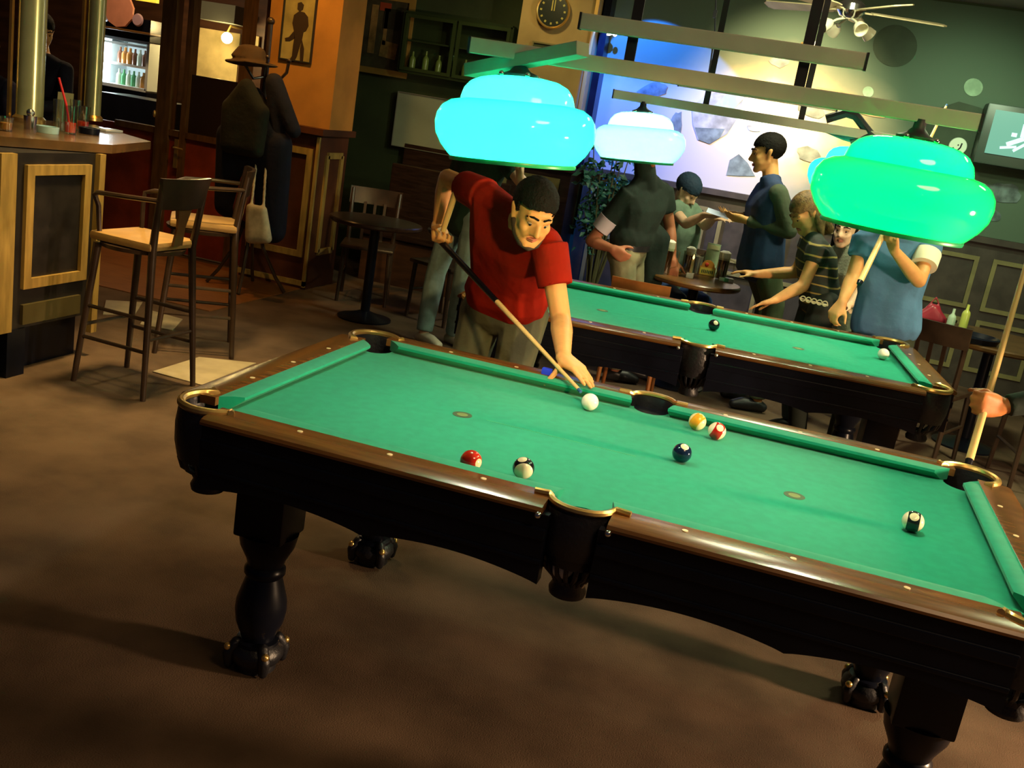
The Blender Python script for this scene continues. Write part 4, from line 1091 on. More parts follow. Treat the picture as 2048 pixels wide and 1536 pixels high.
# ---------------------------------------------------------------- tables and chairs
M_top = mat('brown table top', (0.16, 0.07, 0.02), 0.3, var=0.25, scale=5)
def round_table(label, x, y, r, z=0.75, mt=None, cat='table', name='round_table', br=0.2):
    t = thing(name, label, cat, (x, y, 0))
    b = MB(); b.lathe([(0, z - 0.035), (r - 0.01, z - 0.035), (r, z - 0.025), (r, z - 0.008), (r - 0.008, z), (0, z)], n=48); b.build('tabletop', mt or M_top, t)
    b = MB(); b.tube([(0, 0, 0.02), (0, 0, z - 0.03)], 0.035, 16); b.build('pole', M_black, t)
    b = MB(); b.lathe([(0, 0), (br, 0), (br, 0.012), (br * 0.6, 0.03), (0.04, 0.06), (0, 0.06)], n=36); b.build('base', M_black, t)
    return t
RT = (0.74, 4.72)
rt = round_table('round brown table crowded with glasses behind the far pool table', RT[0], RT[1], 0.31, 0.76)
pt = atz(728, 637, 0)
round_table('dark pedestal table with a round black foot on the carpet at left', pt.x, pt.y, 0.34, 0.74, M_dark, br=0.2)
rp = atz(1985, 690, 0.74)
RT2 = (rp.x + 0.05, rp.y + 0.30)
round_table('dark round table with bag and bottles at the right edge', RT2[0], RT2[1], 0.48, 0.74, mat('dark brown table', (0.07, 0.033, 0.010), 0.3, var=0.2))

M_chair = mat('dark chair wood', (0.035, 0.020, 0.012), 0.35, var=0.3)
M_orchair = mat('orange brown chair wood', (0.30, 0.10, 0.022), 0.35, var=0.2)
def make_chair(label, loc, rz, mt, group):
    t = thing('wooden_chair', label, 'chair', loc, rz, group)
    b = MB(); b.box((0, 0, 0.445), (0.42, 0.42, 0.03), bev=0.012); b.build('seat', mt, t)
    for sx in (-1, 1):
        b = MB(); b.tube([(sx * 0.19, 0.18, 0.0), (sx * 0.175, 0.17, 0.44)], [0.014, 0.018], 8); b.build('leg', mt, t)
        b = MB(); b.tube([(sx * 0.19, -0.23, 0.0), (sx * 0.18, -0.185, 0.44), (sx * 0.185, -0.20, 0.65), (sx * 0.19, -0.25, 0.86)], [0.014, 0.018, 0.017, 0.014], 8); b.build('leg', mt, t)
        b = MB(); b.tube([(sx * 0.185, 0.178, 0.22), (sx * 0.187, -0.21, 0.22)], 0.010, 8); b.build('rung', mt, t)
    pl = [(x, -0.245 - 0.03 * (1 - (x / 0.21) ** 2)) for x in [-0.21 + 0.042 * i for i in range(11)]]
    b = MB(); b.prism(pl + [(x, y - 0.02) for x, y in pl[::-1]], lambda p: (p[0], p[1] + 0.02, 0.745), lambda p: (p[0], p[1], 0.875)); b.build('top_rail', mt, t)
    for x in (-0.08, 0.0, 0.08):
        b = MB(); b.box((x, -0.222, 0.61), (0.022, 0.012, 0.31), Matrix.Rotation(0.12, 3, 'X')); b.build('slat', mt, t, smooth=False)
    return t
ch = aty(1278, 570, 3.78)
C1 = make_chair('orange brown wooden chair whose back rises over the far cushion', (ch.x, ch.y + 0.26, 0), math.radians(2), M_orchair, 'chairs around the tables'); C1.scale = (0.86, 0.86, 0.91)
C2 = make_chair('dark slatted chair left of the dark pedestal table', (pt.x - 0.30, pt.y + 0.62, 0), math.radians(-160), M_chair, 'chairs around the tables')
def chair_copy(x, y, rz, label): return dup(C2, (x, y, 0), math.radians(rz), label)
chair_copy(pt.x + 0.42, pt.y + 0.5, 160, 'dark slatted chair right of the pedestal table behind the jeans legs')
chair_copy(RT2[0] - 0.36, RT2[1] - 0.52, -25, 'dark chair at the right table nearest the far pool table corner')
chair_copy(RT2[0] + 0.30, RT2[1] - 0.62, 8, 'dark chair before the right table at the picture edge')
chair_copy(RT[0] - 0.18, RT[1] + 0.62, 190, 'dark chair under the seated person in the grey green top')
# dark bench along the wall left
bn = thing('wall_bench', 'dark wooden wall bench behind the pedestal table', 'bench', (-1.75, 6.2, 0))
b = MB(); b.box((0, 0.1, 0.44), (1.15, 0.5, 0.06), bev=0.01); b.build('seat', M_dark, bn, smooth=False)
b = MB(); b.box((0, 0.36, 0.72), (1.15, 0.05, 0.62), bev=0.01); b.build('backrest', M_dark, bn, smooth=False)
b = MB(); b.box((0, -0.1, 0.2), (1.15, 0.04, 0.4)); b.build('front_panel', M_wallw, bn, smooth=False)
# slim bent post: pale framed glass screen behind the leaning player's head
# ---------------------------------------------------------------- potted plant
pp = aty(1195, 500, 6.25)
pl_ = thing('potted_plant', 'tall leafy green plant in a pot before the blue end of the mural', 'plant', (pp.x, 6.25, 0))
b = MB(); b.lathe([(0, 0), (0.13, 0), (0.17, 0.30), (0.18, 0.32), (0.155, 0.32), (0.14, 0.28), (0, 0.28)], n=28); b.build('pot', mat('brown pot', (0.12, 0.06, 0.03), 0.5), pl_)
rnd = random.Random(3)
b = MB(); tips = []
for k in range(16):
    a = rnd.uniform(0, 2 * PI); r = rnd.uniform(0.05, 0.27); h = rnd.uniform(0.9, 1.62)
    pts = [V((0.03 * math.cos(a), 0.03 * math.sin(a), 0.28)), V((r * 0.5 * math.cos(a), r * 0.4 * math.sin(a), 0.3 + (h - 0.3) * 0.55)), V((r * math.cos(a), r * 0.8 * math.sin(a), h))]
    b.tube(pts, [0.012, 0.008, 0.004], 6); tips.append(pts)
b.build('stem', mat('plant stem', (0.10, 0.09, 0.04), 0.7), pl_)
b = MB()
for pts in tips:
    for j in range(34):
        f = rnd.uniform(0.35, 1.0)
        c = pts[1].lerp(pts[2], (f - 0.35) / 0.65) if f > 0.35 else pts[0].lerp(pts[1], f / 0.35)
        c = c + V((rnd.gauss(0, 0.05), rnd.gauss(0, 0.05), rnd.gauss(0, 0.05)))
        d = V((rnd.uniform(-1, 1), rnd.uniform(-1, 1), rnd.uniform(-0.6, 0.5))).normalized()
        sd = d.orthogonal().normalized(); up = d.cross(sd)
        L = rnd.uniform(0.05, 0.095); W = L * 0.32
        v = [b.bm.verts.new(q) for q in (c, c + d * L * 0.45 + sd * W + up * 0.006, c + d * L, c + d * L * 0.45 - sd * W + up * 0.006, c + d * L * 0.5 - up * 0.006)]
        b.bm.faces.new((v[0], v[1], v[4])); b.bm.faces.new((v[1], v[2], v[4])); b.bm.faces.new((v[2], v[3], v[4])); b.bm.faces.new((v[3], v[0], v[4]))
b.build('foliage', mat('bluish green leaf', (0.025, 0.11, 0.085), 0.5, var=0.3, scale=6), pl_, smooth=False)

# ---------------------------------------------------------------- things on the round table
def on_table(u, v, z, cx, cy, r):
    if (cx, cy) == RT: r = min(r, 0.265)
    p = atz(u, v, z); d = V((p.x - cx, p.y - cy))
    if d.length > r: d = d * (r / d.length)
    return V((cx + d.x, cy + d.y, z))
ZR1 = 0.76
M_beer = mat('dark beer', (0.05, 0.018, 0.006), 0.15); M_foam = mat('beer foam', (0.85, 0.82, 0.70), 0.8, bump=0.2)
def beer(u, v, label, h=0.20, r=0.042):
    p = on_table(u, v, ZR1, RT[0], RT[1], 0.32)
    t = thing('beer_mug', label, 'beer glass', p, 0, 'beer glasses on the round table')
    b = MB(); b.lathe([(0, 0), (r * 0.85, 0), (r, h), (r * 0.94, h), (r * 0.8, 0.01), (0, 0.01)], n=20); b.build('glass_wall', M_gl, t)
    b = MB(); b.lathe([(0, 0.012), (r * 0.79, 0.012), (r * 0.90, h * 0.74), (0, h * 0.74)], n=20); b.build('beer', M_beer, t)
    b = MB(); b.lathe([(0, h * 0.745), (r * 0.90, h * 0.745), (r * 0.95, h + 0.004), (r * 0.5, h + 0.016), (0, h + 0.018)], n=20); b.build('foam', M_foam, t)
    b = MB(); b.tube([(r * 0.95, 0, h * 0.8), (r + 0.035, 0, h * 0.75), (r + 0.035, 0, h * 0.3), (r * 0.85, 0, h * 0.22)], 0.006, 8); b.build('handle', M_gl, t)
    return t
beer(1328, 548, 'dark beer with white foam at the left of the round table', 0.22)
beer(1440, 560, 'dark beer glass behind the yellow card on the round table', 0.19)
beer(1352, 530, 'dark beer glass behind the leftmost beer on the round table', 0.17, 0.036)
p = on_table(1412, 553, ZR1, RT[0], RT[1], 0.33)
t = thing('tent_card', 'arched orange and yellow tent card on the round table', 'table card', p, math.radians(6))
b = MB(); b.prism([(-0.055, 0.0), (0.055, 0.0), (0.055, 0.07)] + arc(0, 0.07, 0.046, 0, 180, 10) + [(-0.055, 0.07)], lambda q: (q[0], -0.004, q[1]), lambda q: (q[0], 0.004, q[1])); b.build('card', mat('orange card', (0.60, 0.24, 0.03), 0.5), t, smooth=False)
b = MB(); b.box((0, -0.0055, 0.036), (0.10, 0.003, 0.05)); b.build('yellow_band', mat('yellow band', (0.75, 0.52, 0.08), 0.5), t, smooth=False)
b = MB()
for k in range(7): b.box((-0.036 + 0.012 * k, -0.0075, 0.034 + 0.002 * (k % 2)), (0.007, 0.002, 0.016 + 0.006 * ((k * 3) % 3 == 0)))
b.build('lettering', mat('dark green lettering', (0.03, 0.06, 0.03), 0.6), t, smooth=False)
b = MB(); b.ball((-0.01, -0.005, 0.085), 0.014, 2, (1, 0.3, 1)); b.build('emblem', mat('red emblem', (0.65, 0.05, 0.02), 0.5), t)
b = MB(); b.box((0, 0.02, 0.004), (0.11, 0.05, 0.008)); b.build('foot', M_tan, t, smooth=False)
p = on_table(1450, 545, ZR1, RT[0], RT[1], 0.30)
t = thing('menu_card', 'tall pale green menu card standing on the round table', 'menu card', (p.x, p.y + 0.05, p.z), math.radians(-8))
b = MB(); b.box((0, 0, 0.115), (0.095, 0.008, 0.23)); b.build('card', mat('pale green card', (0.42, 0.55, 0.33), 0.5), t, smooth=False)
b = MB(); b.box((0, -0.006, 0.205), (0.085, 0.003, 0.03)); b.build('print', mat('card print', (0.75, 0.78, 0.45), 0.6), t, smooth=False); b = MB(); b.box((0, -0.006, 0.05), (0.08, 0.003, 0.06)); b.build('print', mat('card print', (0.75, 0.78, 0.45), 0.6), t, smooth=False)
p = on_table(1379, 556, ZR1, RT[0], RT[1], 0.34)
t = thing('candle', 'pale candle in a white block holder on the round table', 'candle', p)
b = MB(); b.box((0, 0, 0.018), (0.05, 0.05, 0.036), bev=0.004); b.build('holder', M_white, t)
b = MB(); b.lathe([(0, 0.036), (0.011, 0.036), (0.010, 0.125), (0, 0.125)], n=14); b.build('wax', mat('candle wax', (0.8, 0.66, 0.35), 0.6), t)
b = MB(); b.lathe([(0, 0.127), (0.006, 0.135), (0.007, 0.145), (0, 0.165)], n=10); b.build('flame', mat('candle flame', (1, 0.6, 0.2), emit=(1.0, 0.6, 0.2), estr=3), t)
def small_box(u, v, sz, mt, label, name='cigarette_pack', cat='pack', rz=0.2, stripe=None, c=None, r=0.33, z=ZR1):
    c = c or RT
    p = on_table(u, v, z, c[0], c[1], r)
    t = thing(name, label, cat, (p.x, p.y, z + 0.0006), rz, 'small things on the tables')
    b = MB(); b.box((0, 0, sz[2] / 2), sz, bev=0.002); b.build('carton', mt, t, smooth=False)
    if stripe:
        b = MB(); b.box((0, 0, sz[2] / 2), (sz[0] * 0.3, sz[1] * 1.01, sz[2] * 1.02)); b.build('stripe', stripe, t, smooth=False)
    return t
M_bluep = mat('blue paper', (0.03, 0.16, 0.80), 0.5)
small_box(1455, 563, (0.10, 0.06, 0.025), M_white, 'white pack with green stripe at the right rim of the round table', stripe=mat('green stripe ink', (0.15, 0.45, 0.2), 0.5))
small_box(1322, 542, (0.055, 0.05, 0.022), M_bluep, 'small blue pack at the left rim of the round table')
small_box(1352, 548, (0.06, 0.05, 0.022), mat('orange blue pack', (0.55, 0.30, 0.05), 0.5), 'orange pack with blue corner on the round table', stripe=M_bluep)
tumbler(0, 0, 0.15, 0.033, 'clear glass by the candle on the round table', z=ZR1, group='glasses on the round table', pos=on_table(1362, 540, ZR1, RT[0], RT[1], 0.3))
tumbler(0, 0, 0.14, 0.033, 'clear glass with pale drink behind the candle on the round table', mat('pale drink', (0.5, 0.5, 0.62), 0.2), 0.9, z=ZR1, group='glasses on the round table', pos=on_table(1392, 535, ZR1, RT[0], RT[1], 0.3))
# things on the right table
ZR2 = 0.74
def bag_at(u, v):
    p = on_table(u, v, ZR2, RT2[0], RT2[1], 0.40)
    q = MB(); q.hull([((p.x - 0.06, p.y, ZR2 + 0.045), 0.042), ((p.x + 0.06, p.y, ZR2 + 0.045), 0.042), ((p.x, p.y, ZR2 + 0.11), 0.035)]); q.tube([(p.x - 0.05, p.y, ZR2 + 0.10), (p.x, p.y, ZR2 + 0.19), (p.x + 0.05, p.y, ZR2 + 0.10)], 0.008, 8)
    o = q.remesh('handbag', mat('dark red leather', (0.25, 0.02, 0.035), 0.35), None, 0.006, 3); tag(o, 'small dark red bag on the right table beside the blue shirt', 'bag')
bag_at(1858, 650)
p = on_table(1897, 662, ZR2, RT2[0], RT2[1], 0.42); bottle('clear pale bottle on the right table beside the red bag', p, 0.15, 0.026, mat('pale green glass', (0.35, 0.48, 0.36), 0.1), 'bottles on the right table')
p = on_table(1925, 655, ZR2, RT2[0], RT2[1], 0.42); bottle('yellow green bottle on the right table, rightmost', p, 0.16, 0.028, mat('yellow green glass', (0.42, 0.48, 0.10), 0.2), 'bottles on the right table')
p = on_table(1870, 668, ZR2, RT2[0], RT2[1], 0.44)
b = MB(); b.lathe([(0, 0), (0.022, 0), (0.026, 0.045), (0.014, 0.05), (0.012, 0.06), (0, 0.06)], n=16); o = b.build('salt_shaker', M_white); o.location = p; tag(o, 'small white shaker on the right table under the bottles', 'shaker')
ap = on_table(1945, 682, ZR2, RT2[0], RT2[1], 0.36)
b = MB(); b.lathe([(0, 0), (0.14, 0), (0.16, 0.035), (0.15, 0.04), (0.12, 0.012), (0, 0.01)], n=28); o = b.build('tray', M_black); o.location = (ap.x, ap.y, ZR2 + 0.0006); tag(o, 'black round tray on the right table', 'tray')

# ================================================================== PEOPLE
def lerp(a, b, t): return V(a).lerp(V(b), t)
def head_frame(c, f, up=(0, 0, 1)):
    f = V(f).normalized(); u = V(up); u = (u - f * u.dot(f)).normalized(); r = f.cross(u)
    M = Matrix((r, f, u)).transposed().to_4x4(); M.translation = V(c)
    return M      # local x = right of the head, y = forward, z = up

def head_solids(b, M, s=1.0):
    def el(c, r):
        mm = M @ Matrix.Translation(V(c) * s) @ Matrix.Diagonal((r[0] * s, r[1] * s, r[2] * s, 1))
        b.bm.faces.ensure_lookup_table(); bmesh.ops.create_icosphere(b.bm, subdivisions=3, radius=1.0, matrix=mm)
    def hl(*sp): b.hull([(M @ (V(c) * s), r * s) for c, r in sp])
    el((0, -0.018, 0.042), (0.076, 0.094, 0.080))
    el((0, 0.020, -0.005), (0.067, 0.072, 0.085))
    hl(((-0.040, 0.045, -0.055), 0.026), ((0.040, 0.045, -0.055), 0.026), ((-0.014, 0.070, -0.094), 0.020), ((0.014, 0.070, -0.094), 0.020), ((-0.052, 0.0, -0.045), 0.02), ((0.052, 0.0, -0.045), 0.02))
    hl(((-0.042, 0.072, 0.028), 0.014), ((-0.012, 0.084, 0.026), 0.013))
    hl(((0.042, 0.072, 0.028), 0.014), ((0.012, 0.084, 0.026), 0.013))
    hl(((0, 0.086, 0.014), 0.009), ((0, 0.108, -0.026), 0.0135), ((0, 0.088, -0.032), 0.012))
    hl(((-0.015, 0.094, -0.030), 0.009), ((0.015, 0.094, -0.030), 0.009))
    for sx in (-1, 1):
        hl(((sx * 0.043, 0.058, -0.018), 0.024), ((sx * 0.03, 0.068, -0.045), 0.02))
        hl(((sx * 0.079, -0.004, 0.018), 0.010), ((sx * 0.085, -0.016, 0.024), 0.011), ((sx * 0.077, 0.0, -0.026), 0.008))
def head_details(M, parent, s=1.0, lips=(0.42, 0.13, 0.08), brow=M_hair, gaze=(0, 1, 0), eyes=True):
    def el(b, c, r, n=2, rot=None):
        mm = M @ Matrix.Translation(V(c) * s) @ (rot.to_4x4() if rot else Matrix.Identity(4)) @ Matrix.Diagonal((r[0] * s, r[1] * s, r[2] * s, 1))
        bmesh.ops.create_icosphere(b.bm, subdivisions=n, radius=1.0, matrix=mm)
    for sx in (-1, 1):
        if eyes:
            b = MB(); el(b, (sx * 0.031, 0.0765, 0.008), (0.0135, 0.009, 0.0058), 3); e = b.build('eye', mat('eye white', (0.26, 0.20, 0.14), 0.3), parent)
            b = MB(); g = V(gaze) * 0.006; el(b, (sx * 0.031 + g.x, 0.0835, 0.007 + g.z), (0.0062, 0.0045, 0.0062), 2); b.build('iris', mat('dark iris', (0.012, 0.008, 0.006), 0.2), e)
            b = MB(); b.hull([(M @ (V((sx * 0.017, 0.084, 0.0165)) * s), 0.0035 * s), (M @ (V((sx * 0.032, 0.0835, 0.0185)) * s), 0.0042 * s)]); b.hull([(M @ (V((sx * 0.032, 0.0835, 0.0185)) * s), 0.0042 * s), (M @ (V((sx * 0.047, 0.073, 0.014)) * s), 0.003 * s)]); b.build('eyelid', M_skin, parent)
        b = MB()
        P = [(sx * 0.013, 0.0945, 0.036), (sx * 0.030, 0.0880, 0.040), (sx * 0.052, 0.0715, 0.031)]
        for a, c in zip(P, P[1:]): b.hull([(M @ (V(a) * s), 0.0044 * s), (M @ (V(c) * s), 0.0036 * s)])
        b.build('eyebrow', brow, parent)
    b = MB()
    for z, y, r in ((-0.0575, 0.0905, 0.0055), (-0.0655, 0.0885, 0.0062)):
        b.hull([(M @ (V((-0.020, y - 0.009, z)) * s), 0.003 * s), (M @ (V((0, y, z)) * s), r * s), (M @ (V((0.020, y - 0.009, z)) * s), 0.003 * s)])
    b.build('lips', mat('lips', lips, 0.5), parent)
def hair_cap(M, parent, mt, s=1.0, grow=0.010, front=0.055, low=-0.03, back_low=-0.055, extra=(), name='hair', vox=0.007):
    """short hair: a shell over the skull with the face cut free"""
    b = MB()
    mm = M @ Matrix.Translation(V((0, -0.020, 0.046)) * s) @ Matrix.Diagonal(((0.076 + grow) * s, (0.094 + grow) * s, (0.080 + grow) * s, 1))
    bmesh.ops.create_icosphere(b.bm, subdivisions=5, radius=1.0, matrix=mm)
    Mi = M.inverted()
    dead = []
    for v in b.bm.verts:
        q = (Mi @ v.co) / s
        lim = back_low if q.y < -0.03 else (low + (q.y + 0.03) * 0.35 if q.y < 0.022 else front - 0.012 * min(1.0, abs(q.x) / 0.06))
        if q.z < lim: dead.append(v)
    bmesh.ops.delete(b.bm, geom=dead, context='VERTS')
    rnd = random.Random(1)
    for v in b.bm.verts:
        q = V(v.co) - M.translation
        v.co += q.normalized() * (0.004 * s * (rnd.random() - 0.3))
    g = bmesh.ops.solidify(b.bm, geom=b.bm.faces[:], thickness=0.012 * s)
    for h in extra: b.hull([(M @ (V(c) * s), r * s) for c, r in h])
    return b.remesh(name, mt, parent, vox * s, 2) if extra else b.build(name, mt, parent)

def hand(b, wr, d, n, side, curl=(0.2, 0.25, 0.2), s=1.0, thumb=None, spread=1.0, curls=None):
    """d finger direction, n direction the palm faces, side: which way the thumb lies (+1 = d x n)"""
    d = V(d).normalized(); n = V(n); n = (n - d * n.dot(d)).normalized(); t = d.cross(n) * side
    wr = V(wr)
    def W(x, y, z): return wr + (t * x + d * y + n * z) * s
    b.hull([(W(0.016, 0, 0), 0.019 * s), (W(-0.016, 0, 0), 0.019 * s), (W(0.034, 0.078, -0.003), 0.0125 * s), (W(-0.034, 0.072, 0), 0.012 * s), (W(0.030, 0.035, 0.004), 0.016 * s), (W(-0.028, 0.03, 0.004), 0.016 * s)])
    fx = (0.033, 0.0115, -0.0105, -0.032); L = (0.072, 0.080, 0.074, 0.058); fy = (0.082, 0.086, 0.083, 0.075)
    for k in range(4):
        cu = curls[k] if curls else curl
        p = W(fx[k], fy[k], 0); ang = 0.0
        sp = (0.10, 0.03, -0.04, -0.12)[k] * spread
        rr = (0.0095, 0.0098, 0.0093, 0.0082)[k] * s
        for j, fr in enumerate((0.45, 0.31, 0.24)):
            ang += cu[j]
            dd = (d * math.cos(ang) + n * math.sin(ang) + t * sp).normalized()
            q = p + dd * (L[k] * fr * s)
            b.hull([(p, rr), (q, rr * 0.92)])
            p = q; rr *= 0.92
    if thumb is None: thumb = ((0.75, 0.62, 0.25), (0.45, 0.85, 0.25))
    p = W(0.026, 0.022, 0.006); b.hull([(W(0.012, 0.01, 0.004), 0.016 * s), (p, 0.0155 * s)])
    rr = 0.0125 * s
    for j, (ln, tv) in enumerate(((0.040, thumb[0]), (0.032, thumb[0] if len(thumb) < 2 else thumb[1]), (0.026, thumb[-1]))):
        dd = (t * tv[0] + d * tv[1] + n * tv[2]).normalized()
        q = p + dd * (ln * s); b.hull([(p, rr), (q, rr * 0.88)]); p = q; rr *= 0.88
GRIP = (1.25, 1.45, 0.9)

def limb(b, a, m, c, r):
    """upper part a-m, lower part m-c with a muscle bulge; r = (ra, rm, rb, rc)"""
    b.hull([(a, r[0]), (m, r[1])])
    bu = lerp(m, c, 0.28)
    b.hull([(m, r[1]), (bu, r[2])]); b.hull([(bu, r[2]), (c, r[3])])

def torso_levels(J, s):
    ax = (V(J['shL']) - V(J['shR'])).normalized(); hx = (V(J['hipL']) - V(J['hipR'])).normalized()
    sh = (V(J['shL']) + V(J['shR'])) / 2; pe = (V(J['hipL']) + V(J['hipR'])) / 2
    mid = J.get('mid')
    w = J.get('w', 1.0)
    lv = [[(lerp(J['shL'], sh, 0.12), 0.056 * s), (lerp(J['shR'], sh, 0.12), 0.056 * s)]]
    for f, hw, r in ((0.25, 0.085, 0.105), (0.62, 0.062, 0.098), (J.get('bot', 0.98), 0.075, 0.108)):
        c = lerp(sh, pe, f)
        if mid is not None: c = c + (V(mid) - (sh + pe) / 2) * (1 - (2 * f - 1) ** 2)
        a = (ax * (1 - f) + hx * f).normalized()
        lv.append([(c + a * hw * s * w, r * s * w), (c - a * hw * s * w, r * s * w)])
    return lv, sh, pe

def person(label, J, skin, shirt, trousers, shoe, s=1.0, vox=0.009, face=True, hair=None, sleeve=0.55, hands=None, legs=True, group=None,
           detail=False, hem=0.0, loose=0.014, long_sleeve=None, gaze=(0, 0, 0), collar=None, eyes=True, lowhem=(), brow=None, sleeve_r=(0.074, 0.066)):
    hm = J['head']
    b = MB()
    hs = s * J.get('hs', 1.0)
    head_solids(b, hm, hs)
    lv, sh, pe = torso_levels(J, s)
    hb = hm @ (V((0, -0.02, -0.05)) * s)
    nb = sh + (hb - sh) * 0.10
    b.hull([(nb, 0.058 * s), (hb, 0.050 * s)])
    for a, c in zip(lv, lv[1:]): b.hull(a + c)
    for S in 'LR': b.hull([(lerp(nb, hb, 0.35), 0.042 * s), (lerp(J['sh' + S], sh, 0.25), 0.046 * s)])
    for S in 'LR':
        limb(b, J['sh' + S], J['el' + S], J['wr' + S], (0.048 * s, 0.039 * s, 0.042 * s, 0.0265 * s))
        b.hull([(J['wr' + S], 0.0265 * s), (V(J['wr' + S]) + V(hands[S][0]).normalized() * 0.012 * s, 0.021 * s)])
        h = hands[S]
        hand(b, J['wr' + S], h[0], h[1], h[2], s=s, **(h[3] if len(h) > 3 else {}))
    for S in 'LR':
        limb(b, J['hip' + S], J['kn' + S], J['an' + S], (0.080 * s, 0.052 * s, 0.054 * s, 0.036 * s))
        td = V(J['toe' + S]).normalized(); an = V(J['an' + S])
        b.hull([(an - V((0, 0, 0.02)), 0.034 * s), (an + td * 0.14 * s + V((0, 0, -0.058)), 0.022 * s), (an - td * 0.04 * s + V((0, 0, -0.05)), 0.028 * s)])
    body = b.remesh('person', skin, None, vox, 3)
    tag(body, label, 'person', group)
    # shirt
    b = MB()
    l2 = [[(c, r + loose * s) for c, r in q] for q in lv]
    if hem:
        c = lerp(sh, pe, 1.0 + hem); hx = (V(J['hipL']) - V(J['hipR'])).normalized()
        rr = (0.112 + loose) * s * J.get('w', 1.0)
        l2.append([(c + hx * 0.075 * s, rr), (c - hx * 0.075 * s, rr)])
    for a, c in zip(l2, l2[1:]): b.hull(a + c)
    for S in 'LR': b.hull([(lerp(nb, hb, 0.20 if not collar else 0.32), 0.060 * s), (lerp(J['sh' + S], sh, 0.20), 0.064 * s)])
    for h in lowhem: b.hull(h)
    if long_sleeve is None:
        for S in 'LR':
            e = lerp(J['sh' + S], J['el' + S], sleeve)
            dv = (V(J['el' + S]) - V(J['sh' + S])).normalized()
            b.hull([(J['sh' + S], 0.060 * s), (V(J['sh' + S]) + dv * 0.05, 0.060 * s)])
            b.frustum(V(J['sh' + S]) - dv * 0.01, sleeve_r[0] * s, e, sleeve_r[1] * s)
    if collar: b.frustum(lerp(nb, hb, 0.0), 0.075 * s, lerp(nb, hb, collar), 0.066 * s)
    b.remesh('shirt', shirt, body, vox, 4)
    if long_sleeve is not None:
        for S in 'LR':
            b = MB(); b.hull([(J['sh' + S], 0.066 * s), (J['el' + S], 0.054 * s)]); b.hull([(J['el' + S], 0.054 * s), (lerp(J['el' + S], J['wr' + S], 0.6), 0.046 * s)])
            b.frustum(lerp(J['el' + S], J['wr' + S], 0.5), 0.046 * s, lerp(J['el' + S], J['wr' + S], 0.93), 0.038 * s)
            b.remesh('sleeve', long_sleeve, body, vox, 4)
    # trousers
    b = MB()
    hx = (V(J['hipL']) - V(J['hipR'])).normalized()
    wl = lerp(pe, sh, 0.16)
    b.hull([(wl + hx * 0.066 * s, 0.106 * s), (wl - hx * 0.066 * s, 0.106 * s), (pe + hx * 0.075 * s, 0.116 * s), (pe - hx * 0.075 * s, 0.116 * s)])
    for S in 'LR':
        b.hull([(J['hip' + S], 0.098 * s), (J['kn' + S], 0.072 * s)])
        k2 = lerp(J['kn' + S], J['an' + S], 0.35)
        b.hull([(J['kn' + S], 0.072 * s), (k2, 0.070 * s)])
        b.frustum(lerp(J['kn' + S], J['an' + S], 0.2), 0.070 * s, lerp(J['kn' + S], J['an' + S], 0.98), 0.058 * s)
        b.hull([(pe, 0.10 * s), (J['hip' + S], 0.098 * s)])
    b.remesh('trousers', trousers, body, vox * 1.2, 4)
    for S in 'LR':
        td = V(J['toe' + S]).normalized(); an = V(J['an' + S]); sd = td.cross(V((0, 0, 1)))
        b = MB(); b.hull([(an + V((0, 0, -0.03)) + td * 0.0, 0.042 * s), (an - td * 0.045 * s + V((0, 0, -0.045)), 0.034 * s), (an + td * 0.15 * s + sd * 0.012 + V((0, 0, -0.052)), 0.028 * s), (an + td * 0.15 * s - sd * 0.012 + V((0, 0, -0.052)), 0.028 * s), (an + td * 0.09 * s + V((0, 0, -0.03)), 0.034 * s)])
        b.remesh('shoe', shoe, body, 0.007, 2)
    if face: head_details(hm, body, hs, gaze=gaze, eyes=eyes, brow=brow or M_hair)
    return body

M_redsh = mat('red cotton', (0.24, 0.010, 0.003), 0.85, spec=0.1, var=0.10, scale=9, bump=0.9, bscale=11)
M_khaki = mat('grey green trousers', (0.085, 0.088, 0.052), 0.9, var=0.22, scale=7, bump=0.6, bscale=16)
M_jeans = mat('pale blue jeans', (0.17, 0.25, 0.25), 0.9, var=0.25, scale=8, bump=0.5, bscale=18)
M_shoeb = mat('black shoe', (0.012, 0.012, 0.014), 0.4)
M_shoew = mat('pale shoe', (0.45, 0.40, 0.30), 0.6)

# ---- the player in red
tip = V((0.765, 0.912, 0.803)); grip = aty(880, 480, 1.74)
cdir = (grip - tip).normalized()
J = dict(hs=0.93, head=head_frame(aty(1066, 428, 1.27), (0.52, -0.76, -0.48), (0.06, 0.0, 1)),
         shL=aty(1098, 497, 1.36), shR=aty(968, 392, 1.57), elL=aty(1122, 640, 1.31), elR=aty(895, 356, 1.76), wrL=aty(1127, 714, 1.075), wrR=grip + V((0.006, 0.02, 0.062)) - cdir * 0.0,
         hipL=aty(1052, 628, 1.70), hipR=aty(968, 615, 1.78), mid=None, bot=0.80)
J['wrR'] = aty(877, 452, 1.775)
J['knL'] = V((0.33, 1.62, 0.47)); J['anL'] = V((0.34, 1.68, 0.09)); J['knR'] = V((0.11, 1.70, 0.45)); J['anR'] = V((0.09, 1.80, 0.09))
J['toeL'] = (0.2, -1, 0); J['toeR'] = (0.0, -1, 0)
gd = (grip - J['wrR']).normalized()
